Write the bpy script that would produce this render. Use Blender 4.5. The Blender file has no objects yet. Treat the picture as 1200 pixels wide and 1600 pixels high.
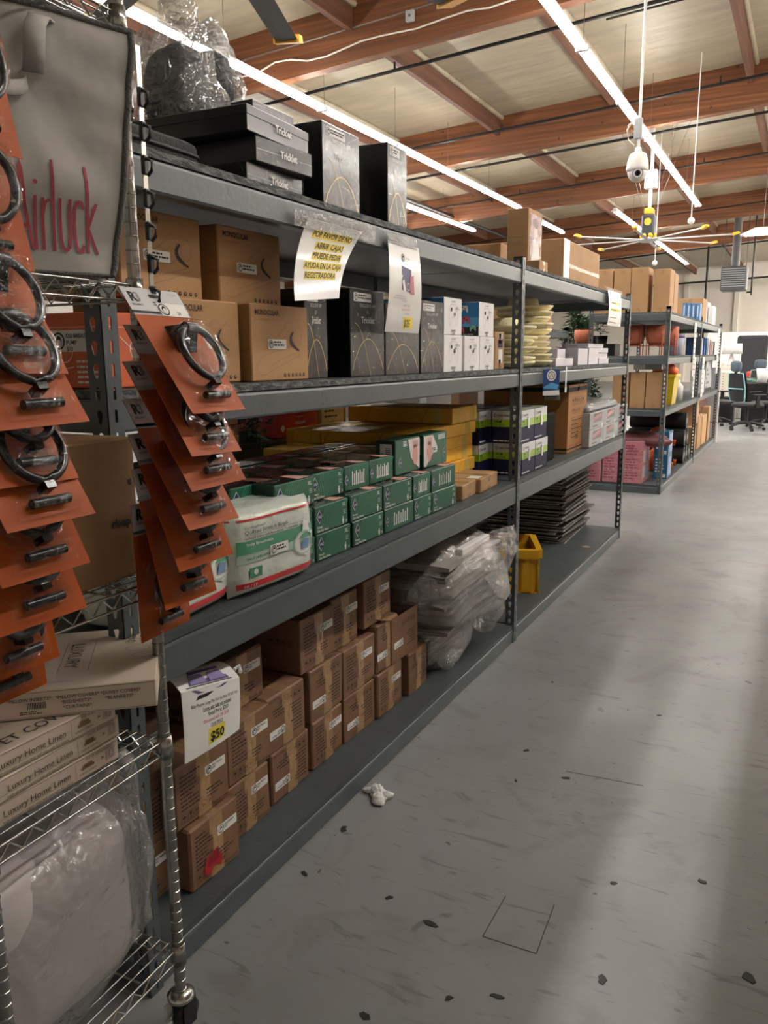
import bpy, bmesh, math, random
from mathutils import Vector, Matrix, noise, Euler
random.seed(7)
SC = bpy.context.scene
COL = SC.collection
PI = math.pi

# ------------------------------------------------------------------ camera
EYE = Vector((0, 0, 1.6)); FOC = 1242.0
YAW, PIT, ROL = 0.4833, 0.19304, 0.0076
fwd = Vector((-math.sin(YAW)*math.cos(PIT), math.cos(YAW)*math.cos(PIT), -math.sin(PIT)))
rgt = Vector((math.cos(YAW), math.sin(YAW), 0)); dwn = fwd.cross(rgt)
r2 = rgt*math.cos(ROL)+dwn*math.sin(ROL); d2 = dwn*math.cos(ROL)-rgt*math.sin(ROL)
cam = bpy.data.objects.new('camera', bpy.data.cameras.new('camera')); COL.objects.link(cam)
cam.matrix_world = Matrix(((r2.x, -d2.x, -fwd.x, 0), (r2.y, -d2.y, -fwd.y, 0), (r2.z, -d2.z, -fwd.z, EYE.z), (0, 0, 0, 1)))
cam.data.sensor_fit = 'VERTICAL'; cam.data.sensor_height = 36; cam.data.lens = FOC/1600*36
cam.data.clip_start = .05; cam.data.clip_end = 200
SC.camera = cam
# ------------------------------------------------------------------ world, exposure
w = bpy.data.worlds.new('world'); SC.world = w; w.use_nodes = True
w.node_tree.nodes['Background'].inputs[0].default_value = (.9, .95, 1, 1)
w.node_tree.nodes['Background'].inputs[1].default_value = .25
SC.view_settings.view_transform = 'Standard'; SC.view_settings.look = 'None'
SC.view_settings.gamma = 1; SC.view_settings.exposure = 0.95; SC.view_settings.use_curve_mapping = False
TUBE = 45.0          # radiance of the led tubes

# a direction from the eye, used to measure where things stand on a known plane
def ray(u, v): return r2*((u-600)/FOC)+d2*((v-800)/FOC)+fwd
def PX(u, v, X): r = ray(u, v); return EYE+r*((X-EYE.x)/r.x)
def PY(u, v, Y): r = ray(u, v); return EYE+r*(Y/r.y)
def PZ(u, v, Z): r = ray(u, v); return EYE+r*((Z-EYE.z)/r.z)
def Yx(u, v, X): return PX(u, v, X).y
def Zx(u, v, X): return PX(u, v, X).z
def Xy(u, v, Y): return PY(u, v, Y).x
def Zy(u, v, Y): return PY(u, v, Y).z

# ------------------------------------------------------------------ materials
def lin(h):
    c = [int(h[i:i+2], 16)/255 for i in (0, 2, 4)]
    return tuple((x/12.92 if x <= .04045 else ((x+.055)/1.055)**2.4) for x in c)+(1,)
MC = {}
def mat(name, hexa, rough=.55, metal=0., var=0., vs=6., bump=0., bs=40., stretch=None, spec=.5, emis=0, hex2=None, coat=0., trans=0., detail=4., tr=None):
    if name in MC: return MC[name]
    m = bpy.data.materials.new(name); MC[name] = m; m.use_nodes = True
    nt = m.node_tree; b = nt.nodes['Principled BSDF']; N = nt.nodes.new; L = nt.links.new
    c = lin(hexa); b.inputs['Base Color'].default_value = c
    b.inputs['Roughness'].default_value = rough; b.inputs['Metallic'].default_value = metal
    b.inputs['Specular IOR Level'].default_value = spec
    if coat: b.inputs['Coat Weight'].default_value = coat; b.inputs['Coat Roughness'].default_value = .12
    if trans: b.inputs['Transmission Weight'].default_value = trans
    if emis: b.inputs['Emission Color'].default_value = c; b.inputs['Emission Strength'].default_value = emis
    if var or bump or hex2:
        tc = N('ShaderNodeTexCoord'); mp = N('ShaderNodeMapping'); L(tc.outputs['Object'], mp.inputs[0])
        if stretch: mp.inputs['Scale'].default_value = stretch
    if var or hex2:
        n = N('ShaderNodeTexNoise'); n.inputs['Scale'].default_value = vs; n.inputs['Detail'].default_value = detail; L(mp.outputs[0], n.inputs['Vector'])
        r = N('ShaderNodeValToRGB'); L(n.outputs['Fac'], r.inputs[0]); L(r.outputs[0], b.inputs['Base Color'])
        r.color_ramp.elements[0].position = .33; r.color_ramp.elements[1].position = .67
        if hex2: r.color_ramp.elements[0].color = lin(hex2); r.color_ramp.elements[1].color = c
        else:
            r.color_ramp.elements[0].color = tuple(x*(1-var) for x in c[:3])+(1,)
            r.color_ramp.elements[1].color = tuple(min(1, x*(1+var)) for x in c[:3])+(1,)
    if bump:
        n = N('ShaderNodeTexNoise'); n.inputs['Scale'].default_value = bs; n.inputs['Detail'].default_value = 3; L(mp.outputs[0], n.inputs['Vector'])
        bp = N('ShaderNodeBump'); bp.inputs['Strength'].default_value = bump; bp.inputs['Distance'].default_value = .02
        L(n.outputs['Fac'], bp.inputs['Height']); L(bp.outputs[0], b.inputs['Normal'])
    return m
def film(name, hexa='f2f2f2', opac=.12, milk=.1, rough=.08, bump=.8, bs=25., gl=1., fr=.5, ior=.35):
    """clear or milky plastic film"""
    if name in MC: return MC[name]
    m = bpy.data.materials.new(name); MC[name] = m; m.use_nodes = True
    nt = m.node_tree; nt.nodes.clear(); N = nt.nodes.new; L = nt.links.new
    o = N('ShaderNodeOutputMaterial'); t = N('ShaderNodeBsdfTransparent'); g = N('ShaderNodeBsdfGlossy'); d = N('ShaderNodeBsdfDiffuse')
    c = lin(hexa); g.inputs['Roughness'].default_value = rough; g.inputs['Color'].default_value = (gl, gl, gl, 1); d.inputs[0].default_value = c
    lw = N('ShaderNodeLayerWeight'); lw.inputs[0].default_value = ior
    ma = N('ShaderNodeMath'); ma.operation = 'MULTIPLY_ADD'; ma.inputs[1].default_value = fr; ma.inputs[2].default_value = opac
    tc = N('ShaderNodeTexCoord'); n = N('ShaderNodeTexNoise'); n.inputs['Scale'].default_value = bs; n.inputs['Detail'].default_value = 2; n.inputs['Distortion'].default_value = 1.2
    bp = N('ShaderNodeBump'); bp.inputs['Strength'].default_value = bump; bp.inputs['Distance'].default_value = .03
    L(tc.outputs['Object'], n.inputs['Vector']); L(n.outputs['Fac'], bp.inputs['Height'])
    for x in (g, d): L(bp.outputs[0], x.inputs['Normal'])
    L(bp.outputs[0], lw.inputs['Normal']); L(lw.outputs['Fresnel'], ma.inputs[0])
    m1 = N('ShaderNodeMixShader'); L(ma.outputs[0], m1.inputs[0]); L(t.outputs[0], m1.inputs[1]); L(g.outputs[0], m1.inputs[2])
    m2 = N('ShaderNodeMixShader'); m2.inputs[0].default_value = milk; L(m1.outputs[0], m2.inputs[1]); L(d.outputs[0], m2.inputs[2])
    L(m2.outputs[0], o.inputs[0]); return m
INK = mat('black ink', '2a2420', .7)
WHT = mat('white paper', 'efefec', .6)
BLK = mat('black plastic', '141415', .35)
STEEL = mat('grey painted rack steel', '525a5d', .38, var=.07, vs=9, bump=.04, bs=60)
DECK = mat('grey painted rack board', '464c4e', .5, var=.12, vs=7, bump=.1, bs=90)
EDGE = mat('rough board edge', '75797a', .85, hex2='3c3f40', vs=70, bump=.5, bs=120, stretch=(1, .35, 1))
CARD = mat('kraft cardboard', 'b08a62', .75, var=.07, vs=5, bump=.05, bs=50)
CARDD = mat('brown playpen cardboard', '816046', .62, var=.12, vs=7, bump=.12, bs=30)
CARDL = mat('light kraft cardboard', 'c19a6e', .75, var=.06, vs=5)
TAPE = mat('packing tape', 'a98963', .22, var=.1, vs=12, bump=.25, bs=40)
CHROME = mat('chrome wire', 'b9b9b4', .22, 1.)
GREEN = mat('carton print green', '1f5a40', .45)

# ------------------------------------------------------------------ mesh builder
class MB:
    def __init__(s): s.v = []; s.f = []; s.m = []; s.s = []; s.mats = []
    def mi(s, m):
        if m not in s.mats: s.mats.append(m)
        return s.mats.index(m)
    def add(s, vs, fs, m, smooth=False):
        b = len(s.v); s.v += [tuple(x) for x in vs]; k = s.mi(m)
        for f in fs: s.f.append(tuple(b+i for i in f)); s.m.append(k); s.s.append(smooth)
        return s
    def box(s, x0, y0, z0, x1, y1, z1, m, b=0., M=None):
        if x0 > x1: x0, x1 = x1, x0
        if y0 > y1: y0, y1 = y1, y0
        if z0 > z1: z0, z1 = z1, z0
        if b <= 0:
            vs = [Vector(p) for p in ((x0,y0,z0),(x1,y0,z0),(x1,y1,z0),(x0,y1,z0),(x0,y0,z1),(x1,y0,z1),(x1,y1,z1),(x0,y1,z1))]
            fs = [(0,3,2,1),(4,5,6,7),(0,1,5,4),(1,2,6,5),(2,3,7,6),(3,0,4,7)]
        else:
            b = min(b, (x1-x0)*.49, (y1-y0)*.49, (z1-z0)*.49)
            ps = []
            for X, sx in ((x0, 1), (x1, -1)):
                for Y, sy in ((y0, 1), (y1, -1)):
                    for Z, sz in ((z0, 1), (z1, -1)):
                        ps += [(X, Y+sy*b, Z+sz*b), (X+sx*b, Y, Z+sz*b), (X+sx*b, Y+sy*b, Z)]
            return s.hull(ps, m, M=M)
        if M: vs = [M@p for p in vs]
        return s.add(vs, fs, m)
    def hull(s, ps, m, smooth=False, M=None):
        bm = bmesh.new()
        for p in ps: bm.verts.new(p)
        bmesh.ops.convex_hull(bm, input=bm.verts)
        bm.verts.ensure_lookup_table()
        bmesh.ops.dissolve_limit(bm, angle_limit=.02, verts=bm.verts, edges=bm.edges)
        bm.verts.index_update()
        vs = [v.co.copy() for v in bm.verts]; fs = [[v.index for v in f.verts] for f in bm.faces]
        if M: vs = [M@p for p in vs]
        bm.free(); return s.add(vs, fs, m, smooth)
    def tube(s, pts, r, m, n=6, closed=False, smooth=True):
        pts = [Vector(p) for p in pts]; N = len(pts); rs = r if isinstance(r, (list, tuple)) else [r]*N
        vs = []; up = None
        for i, p in enumerate(pts):
            if closed: t = pts[(i+1) % N]-pts[i-1]
            else: t = pts[min(i+1, N-1)]-pts[max(i-1, 0)]
            t.normalize()
            if up is None: up = Vector((0, 0, 1)) if abs(t.z) < .9 else Vector((1, 0, 0))
            a = t.cross(up); 
            if a.length < 1e-4: a = t.cross(Vector((.3, 1, .2)))
            a.normalize(); bb = t.cross(a).normalized(); up = -bb if False else up
            for k in range(n):
                q = 2*PI*k/n; vs.append(p+(a*math.cos(q)+bb*math.sin(q))*rs[i])
        fs = []
        for i in range(N if closed else N-1):
            j = (i+1) % N
            for k in range(n): l = (k+1) % n; fs.append((i*n+k, i*n+l, j*n+l, j*n+k))
        s.add(vs, fs, m, smooth)
        if not closed: s.add(vs[:n], [tuple(range(n))[::-1]], m); s.add(vs[-n:], [tuple(range(n))], m)
        return s
    def lathe(s, prof, m, n=24, c=(0, 0, 0), smooth=True, sx=1., sy=1.):
        vs = []; c = Vector(c)
        for r, z in prof:
            for k in range(n): q = 2*PI*k/n; vs.append(c+Vector((r*math.cos(q)*sx, r*math.sin(q)*sy, z)))
        fs = []
        for i in range(len(prof)-1):
            for k in range(n): l = (k+1) % n; fs.append((i*n+k, i*n+l, (i+1)*n+l, (i+1)*n+k))
        if prof[0][0] > 1e-5: fs.append(tuple(range(n))[::-1])
        if prof[-1][0] > 1e-5: fs.append(tuple((len(prof)-1)*n+k for k in range(n)))
        return s.add(vs, fs, m, smooth)
    def grid(s, fn, nu, nv, m, smooth=True):
        vs = [fn(i/nu, j/nv) for j in range(nv+1) for i in range(nu+1)]
        fs = [(j*(nu+1)+i, j*(nu+1)+i+1, (j+1)*(nu+1)+i+1, (j+1)*(nu+1)+i) for j in range(nv) for i in range(nu)]
        return s.add(vs, fs, m, smooth)
    def ball(s, c, rx, ry, rz, m, n=20, k=12, p=1., amp=0., fr=3., seed=0, flat=None):
        """ellipsoid or rounded block (p<1), with creases from noise"""
        c = Vector(c); vs = []; sg = lambda x: math.copysign(abs(x)**p, x)
        for i in range(k+1):
            th = PI*i/k
            for j in range(n):
                ph = 2*PI*j/n
                d = Vector((sg(math.sin(th))*sg(math.cos(ph))*rx, sg(math.sin(th))*sg(math.sin(ph))*ry, sg(math.cos(th))*rz))
                if amp: d *= 1+amp*noise.noise(d*fr+Vector((seed, seed*2.3, 0)))+amp*.5*abs(noise.noise(d*fr*3+Vector((seed, 0, 5))))
                q = c+d
                if flat is not None: q.z = max(q.z, flat)
                vs.append(q)
        fs = [(i*n+j, i*n+(j+1) % n, (i+1)*n+(j+1) % n, (i+1)*n+j) for i in range(k) for j in range(n)]
        return s.add(vs, [f[::-1] for f in fs], m, True)
    # ---- flat marks on a face: fr = Frame
    def rect(s, fr, a0, b0, a1, b1, m, k=0): return s.add([fr.p(a0,b0,k), fr.p(a1,b0,k), fr.p(a1,b1,k), fr.p(a0,b1,k)], [(0,1,2,3)], m)
    def poly(s, fr, pts, m, k=0): return s.add([fr.p(a, b, k) for a, b in pts], [tuple(range(len(pts)))], m)
    def disc(s, fr, a, b, r, m, n=16, ry=None, k=0):
        ry = ry or r; return s.poly(fr, [(a+r*math.cos(2*PI*i/n), b+ry*math.sin(2*PI*i/n)) for i in range(n)], m, k)
    def stroke(s, fr, pts, wd, m, closed=False, k=0):
        n = len(pts); L = []
        for i, (a, b) in enumerate(pts):
            if closed: q0 = pts[i-1]; q1 = pts[(i+1) % n]
            else: q0 = pts[max(i-1, 0)]; q1 = pts[min(i+1, n-1)]
            tx, ty = q1[0]-q0[0], q1[1]-q0[1]; l = math.hypot(tx, ty) or 1; nx, ny = -ty/l*wd/2, tx/l*wd/2
            if isinstance(wd, (list, tuple)): nx = ny = 0
            L += [fr.p(a-nx, b-ny, k), fr.p(a+nx, b+ny, k)]
        fs = [(2*i, 2*((i+1) % n), 2*((i+1) % n)+1, 2*i+1) for i in range(n if closed else n-1)]
        return s.add(L, fs, m)
    def ring(s, fr, a, b, r, wd, m, n=20, ry=None, t0=0, t1=2*PI, k=0):
        ry = ry or r; full = t1-t0 > 6.28
        return s.stroke(fr, [(a+r*math.cos(t0+(t1-t0)*i/n), b+ry*math.sin(t0+(t1-t0)*i/n)) for i in range(n if full else n+1)], wd, m, full, k)
    def text(s, fr, a, b, h, txt, m, wmax=None, al='l', bold=0., sx=1., k=0):
        vs, fs, wd = glyphs(txt, bold); sc = h/.72; sxx = sc*sx
        if wmax and wd*sxx > wmax: sxx = wmax/wd
        off = {'l': 0, 'c': -wd*sxx/2, 'r': -wd*sxx}[al]
        return s.add([fr.p(a+off+x*sxx, b+y*sc, k) for x, y in vs], fs, m)
    def dashes(s, fr, a, b, wd, h, n, gap, m, seed=1, al='l', k=0):
        """rows of tiny illegible print"""
        rnd = random.Random(seed)
        for i in range(n):
            L = wd*rnd.uniform(.55, 1); x = a if al == 'l' else a+(wd-L)/2; e = x+L; y = b-i*gap
            while x < e-.001:
                q = min(e-x, rnd.uniform(1.2, 4)*h); s.rect(fr, x, y, x+q, y+h, m, k); x += q+h*.6
        return s
    def build(s, name, parent=None, loc=None, rz=0., wn=False, **kw):
        me = bpy.data.meshes.new(name); me.from_pydata(s.v, [], s.f)
        for m in s.mats: me.materials.append(m)
        me.polygons.foreach_set('material_index', s.m); me.polygons.foreach_set('use_smooth', s.s); me.update()
        o = bpy.data.objects.new(name, me); COL.objects.link(o)
        if parent: o.parent = parent
        if loc is not None: o.location = loc
        if rz: o.rotation_euler[2] = rz
        if kw: tag(o, **kw)
        return o
class Frame:
    def __init__(s, o, u, v, e=.0007):
        s.o = Vector(o); s.u = Vector(u); s.v = Vector(v); s.n = s.u.cross(s.v).normalized(); s.e = e
    def p(s, a, b, k=0): return s.o+s.u*a+s.v*b+s.n*(s.e*(1+k))
    def flip(s, w, h): return Frame(s.o+s.u*w+s.v*h, -s.u, -s.v, s.e)
class Bent(Frame):
    """frame on a curved sheet; fn(a,b)->point"""
    def __init__(s, fn, n, e=.0008): s.fn = fn; s.n = Vector(n).normalized(); s.e = e
    def p(s, a, b, k=0): return s.fn(a, b)+s.n*(s.e*(1+k))
GC = {}
def glyphs(txt, bold=0.):
    key = (txt, bold)
    if key in GC: return GC[key]
    c = bpy.data.curves.new('t', 'FONT'); c.body = txt; c.size = 1; c.resolution_u = 2; c.offset = bold; c.fill_mode = 'FRONT'
    o = bpy.data.objects.new('t', c); COL.objects.link(o)
    dg = bpy.context.evaluated_depsgraph_get(); me = o.evaluated_get(dg).to_mesh()
    vs = [(v.co.x, v.co.y) for v in me.vertices]; fs = [tuple(p.vertices) for p in me.polygons]
    bm = None
    # keep every face turned to +z
    out = []
    for f in fs:
        a = sum(vs[f[i]][0]*vs[f[(i+1) % len(f)]][1]-vs[f[(i+1) % len(f)]][0]*vs[f[i]][1] for i in range(len(f)))
        out.append(f if a > 0 else f[::-1])
    wd = max([x for x, y in vs] or [0])
    bpy.data.objects.remove(o); bpy.data.curves.remove(c)
    GC[key] = (vs, out, wd); return GC[key]
def tag(o, label=None, cat=None, group=None, kind=None):
    if label: o['label'] = label
    if cat: o['category'] = cat
    if group: o['group'] = group
    if kind: o['kind'] = kind
    return o
def empty(name, loc=(0, 0, 0), rz=0., **kw):
    o = bpy.data.objects.new(name, None); COL.objects.link(o); o.location = loc; o.rotation_euler[2] = rz; o.empty_display_size = .05
    if kw: tag(o, **kw)
    return o
def dup(root, loc=None, rz=None, **kw):
    r = root.copy(); COL.objects.link(r)
    for ch in list(root.children):
        c = ch.copy(); COL.objects.link(c); c.parent = r
        for g in list(ch.children):
            d = g.copy(); COL.objects.link(d); d.parent = c
    if loc is not None: r.location = loc
    if rz is not None: r.rotation_euler[2] = rz
    if kw: tag(r, **kw)
    return r
def struct(name, mb): o = mb.build(name); o['kind'] = 'structure'; return o
ORD = ['first', 'second', 'third', 'fourth', 'fifth', 'sixth', 'seventh', 'eighth', 'ninth', 'tenth', 'eleventh', 'twelfth', 'thirteenth']

# ------------------------------------------------------------------ structure
def floor_mat():
    m = bpy.data.materials.new('painted concrete floor'); m.use_nodes = True; nt = m.node_tree; N = nt.nodes.new; L = nt.links.new
    b = nt.nodes['Principled BSDF']; tc = N('ShaderNodeTexCoord')
    def nz(s, d=4, dist=0., sc=None):
        n = N('ShaderNodeTexNoise'); n.inputs['Scale'].default_value = s; n.inputs['Detail'].default_value = d; n.inputs['Distortion'].default_value = dist
        if sc:
            mp = N('ShaderNodeMapping'); mp.inputs['Scale'].default_value = sc; mp.inputs['Rotation'].default_value = (0, 0, .5); L(tc.outputs['Object'], mp.inputs[0]); L(mp.outputs[0], n.inputs['Vector'])
        else: L(tc.outputs['Object'], n.inputs['Vector'])
        return n
    def ramp(n, p0, c0, p1, c1):
        r = N('ShaderNodeValToRGB'); r.color_ramp.elements[0].position = p0; r.color_ramp.elements[1].position = p1
        r.color_ramp.elements[0].color = c0; r.color_ramp.elements[1].color = c1; L(n.outputs['Fac'], r.inputs[0]); return r
    base = ramp(nz(1.1, 5), .3, lin('7c7d7d'), .7, lin('929393'))
    def darken(prev, n, p0, p1, col, f):
        r = ramp(n, p0, (0, 0, 0, 1), p1, (f, f, f, 1)); mx = N('ShaderNodeMix'); mx.data_type = 'RGBA'
        L(r.outputs[0], mx.inputs[0]); L(prev, mx.inputs[6]); mx.inputs[7].default_value = lin(col); return mx.outputs[2]
    c = darken(base.outputs[0], nz(7, 5, .8), .675, .72, '55524f', .6)
    c = darken(c, nz(19, 3, .6), .715, .745, '2e2b29', .8)
    c = darken(c, nz(5, 5, 1.5, (1, 6, 1)), .62, .70, '5d5b58', .6)
    c = darken(c, nz(2.3, 8, 2), .56, .66, '6f6e6c', .5)
    L(c, b.inputs['Base Color'])
    rr = ramp(nz(3, 4), .3, (.3, .3, .3, 1), .7, (.44, .44, .44, 1)); L(rr.outputs[0], b.inputs['Roughness'])
    b.inputs['Specular IOR Level'].default_value = .5
    bp = N('ShaderNodeBump'); bp.inputs['Strength'].default_value = .12; bp.inputs['Distance'].default_value = .01; L(nz(30, 3).outputs['Fac'], bp.inputs['Height']); L(bp.outputs[0], b.inputs['Normal'])
    return m
m = MB(); m.box(-24, -7, -.2, 7, 50, 0, floor_mat()); struct('floor', m)
WALL = mat('white painted wall', 'ebe4d9', .8, var=.02, vs=2)
TR = mat('white wall trim', 'e2dcd2', .7)
m = MB(); m.box(-24, 50, 0, 7, 50.2, 9, WALL); struct('wall_back', m)
m = MB(); m.box(-24.2, -7, 0, -24, 50, 9, WALL); struct('wall_left', m)
m = MB(); m.box(7, -7, 0, 7.2, 50, 9, WALL); struct('wall_right', m)
m = MB(); m.box(-24, -7.2, 0, 7, -7, 9, WALL); struct('wall_front', m)
SL = .059
def zb(x): return 6.02+SL*x           # underside of the beams
def zd(x): return zb(x)+.75           # underside of the roof deck
FOIL = mat('wrinkled roof insulation foil', 'a0957f', .36, var=.14, vs=1.6, bump=1., bs=2.2, stretch=(.6, 2.6, 1), spec=.6, detail=6)
m = MB()
m.add([(-24, -7, zd(-24)), (7, -7, zd(7)), (7, 50, zd(7)), (-24, 50, zd(-24)), (-24, -7, zd(-24)+.2), (7, -7, zd(7)+.2), (7, 50, zd(7)+.2), (-24, 50, zd(-24)+.2)],
      [(3,2,1,0), (4,5,6,7), (0,1,5,4), (1,2,6,5), (2,3,7,6), (3,0,4,7)], FOIL); struct('ceiling', m)
for k, x in enumerate((-6.6, -3.9, -1.1)):
    m = MB(); m.box(x, 49.85, 0, x+.25, 50, 8, TR); struct('trim_%d' % (k+1), m)

def wood_mat():
    m = bpy.data.materials.new('reddish glulam wood'); m.use_nodes = True; nt = m.node_tree; N = nt.nodes.new; L = nt.links.new
    b = nt.nodes['Principled BSDF']; tc = N('ShaderNodeTexCoord')
    def nz(sc, s, d=4):
        mp = N('ShaderNodeMapping'); mp.inputs['Scale'].default_value = sc; n = N('ShaderNodeTexNoise'); n.inputs['Scale'].default_value = s; n.inputs['Detail'].default_value = d
        L(tc.outputs['Object'], mp.inputs[0]); L(mp.outputs[0], n.inputs['Vector']); return n
    r = N('ShaderNodeValToRGB'); L(nz((.12, 1, 5), 3.5).outputs['Fac'], r.inputs[0])
    e = r.color_ramp.elements; e[0].position = .3; e[0].color = lin('573320'); e[1].position = .7; e[1].color = lin('8d5831')
    x = r.color_ramp.elements.new(.5); x.color = lin('724427')
    kn = N('ShaderNodeValToRGB'); L(nz((1, 1, 1.6), 5.5, 1).outputs['Fac'], kn.inputs[0]); kn.color_ramp.elements[0].position = .73; kn.color_ramp.elements[1].position = .77
    kn.color_ramp.elements[0].color = (0, 0, 0, 1); kn.color_ramp.elements[1].color = (.8, .8, .8, 1)
    mx = N('ShaderNodeMix'); mx.data_type = 'RGBA'; L(kn.outputs[0], mx.inputs[0]); L(r.outputs[0], mx.inputs[6]); mx.inputs[7].default_value = lin('3a1c10')
    L(mx.outputs[2], b.inputs['Base Color']); b.inputs['Roughness'].default_value = .6; return m
WOOD = wood_mat()
PWOOD = mat('dark joist wood', '5f3b28', .7, var=.25, vs=3, stretch=(5, .3, 5))
for k in range(5):
    y = 10.66+6.1*k; m = MB()
    x0, x1 = -24, 7
    for (a, b_, w) in ((0, .75, .09),):
        vs = [(x, yy, zb(x)+h) for x in (x0, x1) for yy in (y-w, y+w) for h in (a, b_)]
        m.add(vs, [(0,1,3,2), (4,6,7,5), (0,4,5,1), (2,3,7,6), (0,2,6,4), (1,5,7,3)], WOOD)
    # glue lines between the laminations
    for h in (.25, .5): m.add([(x0, y-.0915, zb(x0)+h), (x1, y-.0915, zb(x1)+h), (x1, y-.0915, zb(x1)+h+.008), (x0, y-.0915, zb(x0)+h+.008)], [(0,1,2,3)], PWOOD)
    m.build('roof_beam', label='thick reddish glulam roof beam, %s from the camera, crossing above the racks' % ORD[k], cat='beam', group='glulam roof beams')
PXS = (-15.6, -13.2, -10.8, -8.4, -6.02, -3.63, -1.3, 1.1)
names = {-6.02: 'left of the long aisle light strip', -3.63: 'right above the aisle light strip', -1.3: 'nearest the top right corner', -8.4: 'over the light strip above the racks', -10.8: 'left of the light strip above the racks'}
for k in range(-1, 6):
    y0 = 10.66+6.1*(k-1)+.1; y1 = y0+5.9
    if k == 5: y1 = 49.9
    for x in PXS:
        z1 = zd(x); z0 = z1-.36
        if k < 1 and x > -2: continue
        m = MB(); m.box(x-.045, y0, z0, x+.045, y1, z1-.005, PWOOD)
        m.tube([(x+.07, y0, z1-.03), (x+.07, y1, z1-.03)], .05, FOIL, 6)
        pl = names.get(x, 'far out on the left side'); nn = sum(1 for q in PXS if names.get(q) is None)
        m.build('roof_joist', label='brown roof joist %s, %s bay of beams' % (pl, ORD[k+1]), cat='joist', group='joists between the roof beams (bay %d)' % (k+2) if names.get(x) is None else 'joists between the roof beams')
BPIPE = mat('black iron pipe', '201d1b', .45, .3)
WPIPE = mat('pale conduit', 'c9c6c0', .4, .2)
def pipe(name, pts, r, ma, label, cat='pipe', drops=()):
    m = MB(); m.tube(pts, r, ma, 8)
    for d in drops: m.tube(d, r*.7, ma, 6)
    return m.build(name, label=label, cat=cat)
def ypipe(y, dz, x0, x1, r, label, ma=BPIPE, dx=()):
    f = lambda x: (x, y, zb(x)+dz)
    pipe('sprinkler_pipe', [f(x0), f(x1)], r, ma, label, drops=[[(x, y, zb(x)+dz), (x, y, zb(x)+dz+.12)] for x in dx])
ypipe(11.7, .18, -14, 3, .026, 'black sprinkler pipe crossing just behind the nearest roof beam', dx=(-5.9, -9))
ypipe(15.7, .2, -14, 3, .026, 'black sprinkler pipe in front of the second roof beam', dx=(-5.6, -1.7))
ypipe(12.8, .55, -3, 3, .016, 'thin black conduit high between the first two beams')
ypipe(17.15, -.02, -16, 3, .026, 'black pipe along the underside of the second roof beam')
ypipe(21.7, .25, -14, 3, .022, 'black sprinkler pipe in front of the third roof beam', dx=(-7.2, -2.6))
ypipe(27.9, .2, -14, 3, .022, 'dark pipe in front of the fourth roof beam')
ypipe(35.4, -.03, -16, 3, .03, 'dark pipe along the underside of the farthest roof beam')
pipe('sprinkler_main', [(-9.6, 17, 5.62), (-9.6, 34, 5.62)], .06, BPIPE, 'thick black pipe running lengthwise beyond the light strip above the racks', drops=[[(-9.6, y, 5.62), (-9.6, y, 6.0)] for y in (18.5, 23, 28, 33)])
for k, (y, x0, x1, c0) in enumerate(((10.56, -14, 3, .42), (16.85, -14, 3, .5))):
    pipe('conduit', [(x, y, zb(x)+c0) for x in (x0, x1)], .012, mat('grey conduit', '8c8078', .4, .5), 'thin metal conduit along the face of the %s roof beam' % ORD[k], 'conduit')
CABLE = mat('white cable', 'e8e2d8', .6)
m = MB(); y = 10.54
m.tube([(PY(u, v, y)) for u, v in ((330, 128), (400, 116), (430, 97), (455, 93), (480, 95), (510, 88), (540, 75), (565, 64), (600, 55), (650, 45), (700, 27), (730, 17), (765, 12), (800, 0), (840, -10))], .012, CABLE, 6)
m.build('cable', label='loose white cable wandering along the nearest roof beam', cat='cable')
m = MB(); y = 16.8
m.tube([(PY(u, v, y)) for u, v in ((768, 188), (790, 188), (812, 184), (840, 176), (870, 168), (900, 160), (925, 153), (960, 140), (1010, 133), (1060, 124), (1130, 112), (1160, 107), (1200, 100))], .014, CABLE, 6)
m.build('cable', label='white cable along the top of the second roof beam', cat='cable')
JB = mat('grey junction box', 'a9aaa8', .5)
for (u, v, y, lb) in ((641, 25, 10.5, 'small grey junction box on the nearest roof beam'), (1140, 129, 16.8, 'small grey junction box on the second roof beam, near the right edge')):
    p = PY(u, v, y); m = MB(); m.box(-.06, -.03, -.07, .06, .03, .07, JB, .01); m.disc(Frame((0, -.03, 0), (1, 0, 0), (0, 0, 1)), 0, 0, .02, STEEL)
    m.build('junction_box', loc=p, label=lb, cat='junction box')

# ------------------------------------------------------------------ light strips
LED = mat('lit led tube', 'fffaf3', .4, emis=TUBE)
HOUS = mat('white enamel housing', 'dedddb', .4)
WIREM = mat('thin hanger wire', '6f6c68', .5, .5)
def fixture_mesh():
    root = empty('strip_light')
    m = MB(); m.hull([(sx*.04, y, .05) for sx in (-1, 1) for y in (0, 2.42)]+[(sx*.045, y, .0) for sx in (-1, 1) for y in (0, 2.42)], HOUS); m.build('housing', root)
    for sx in (-1, 1):
        m = MB(); m.tube([(sx*.042, .03, -.02), (sx*.042, 2.39, -.02)], .021, LED, 8); m.build('led_tube', root)
    for ya, yb in ((-.012, .03), (2.39, 2.425)): m = MB(); m.box(-.078, ya, -.05, .078, yb, .002, HOUS); m.build('end_cap', root)
    m = MB(); m.tube([(0, .05, .05), (0, .05, zd(-4)-5.45)], .004, WIREM, 4); m.build('hanger_wire', root)
    return root
fx0 = None
def strip(x, y0, n, name, z=5.4):
    global fx0
    for k in range(n):
        if fx0 is None: o = fx0 = fixture_mesh(); o.location = (x, y0+2.44*k, z)
        else: o = dup(fx0, (x, y0+2.44*k, z))
        o.location.z = z
        tag(o, '%s, %s from the camera' % (name, ORD[k]) if n > 1 else name, 'ceiling light', name if n > 1 else None)
        if n == 1 and 'group' in o: del o['group']
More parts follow.
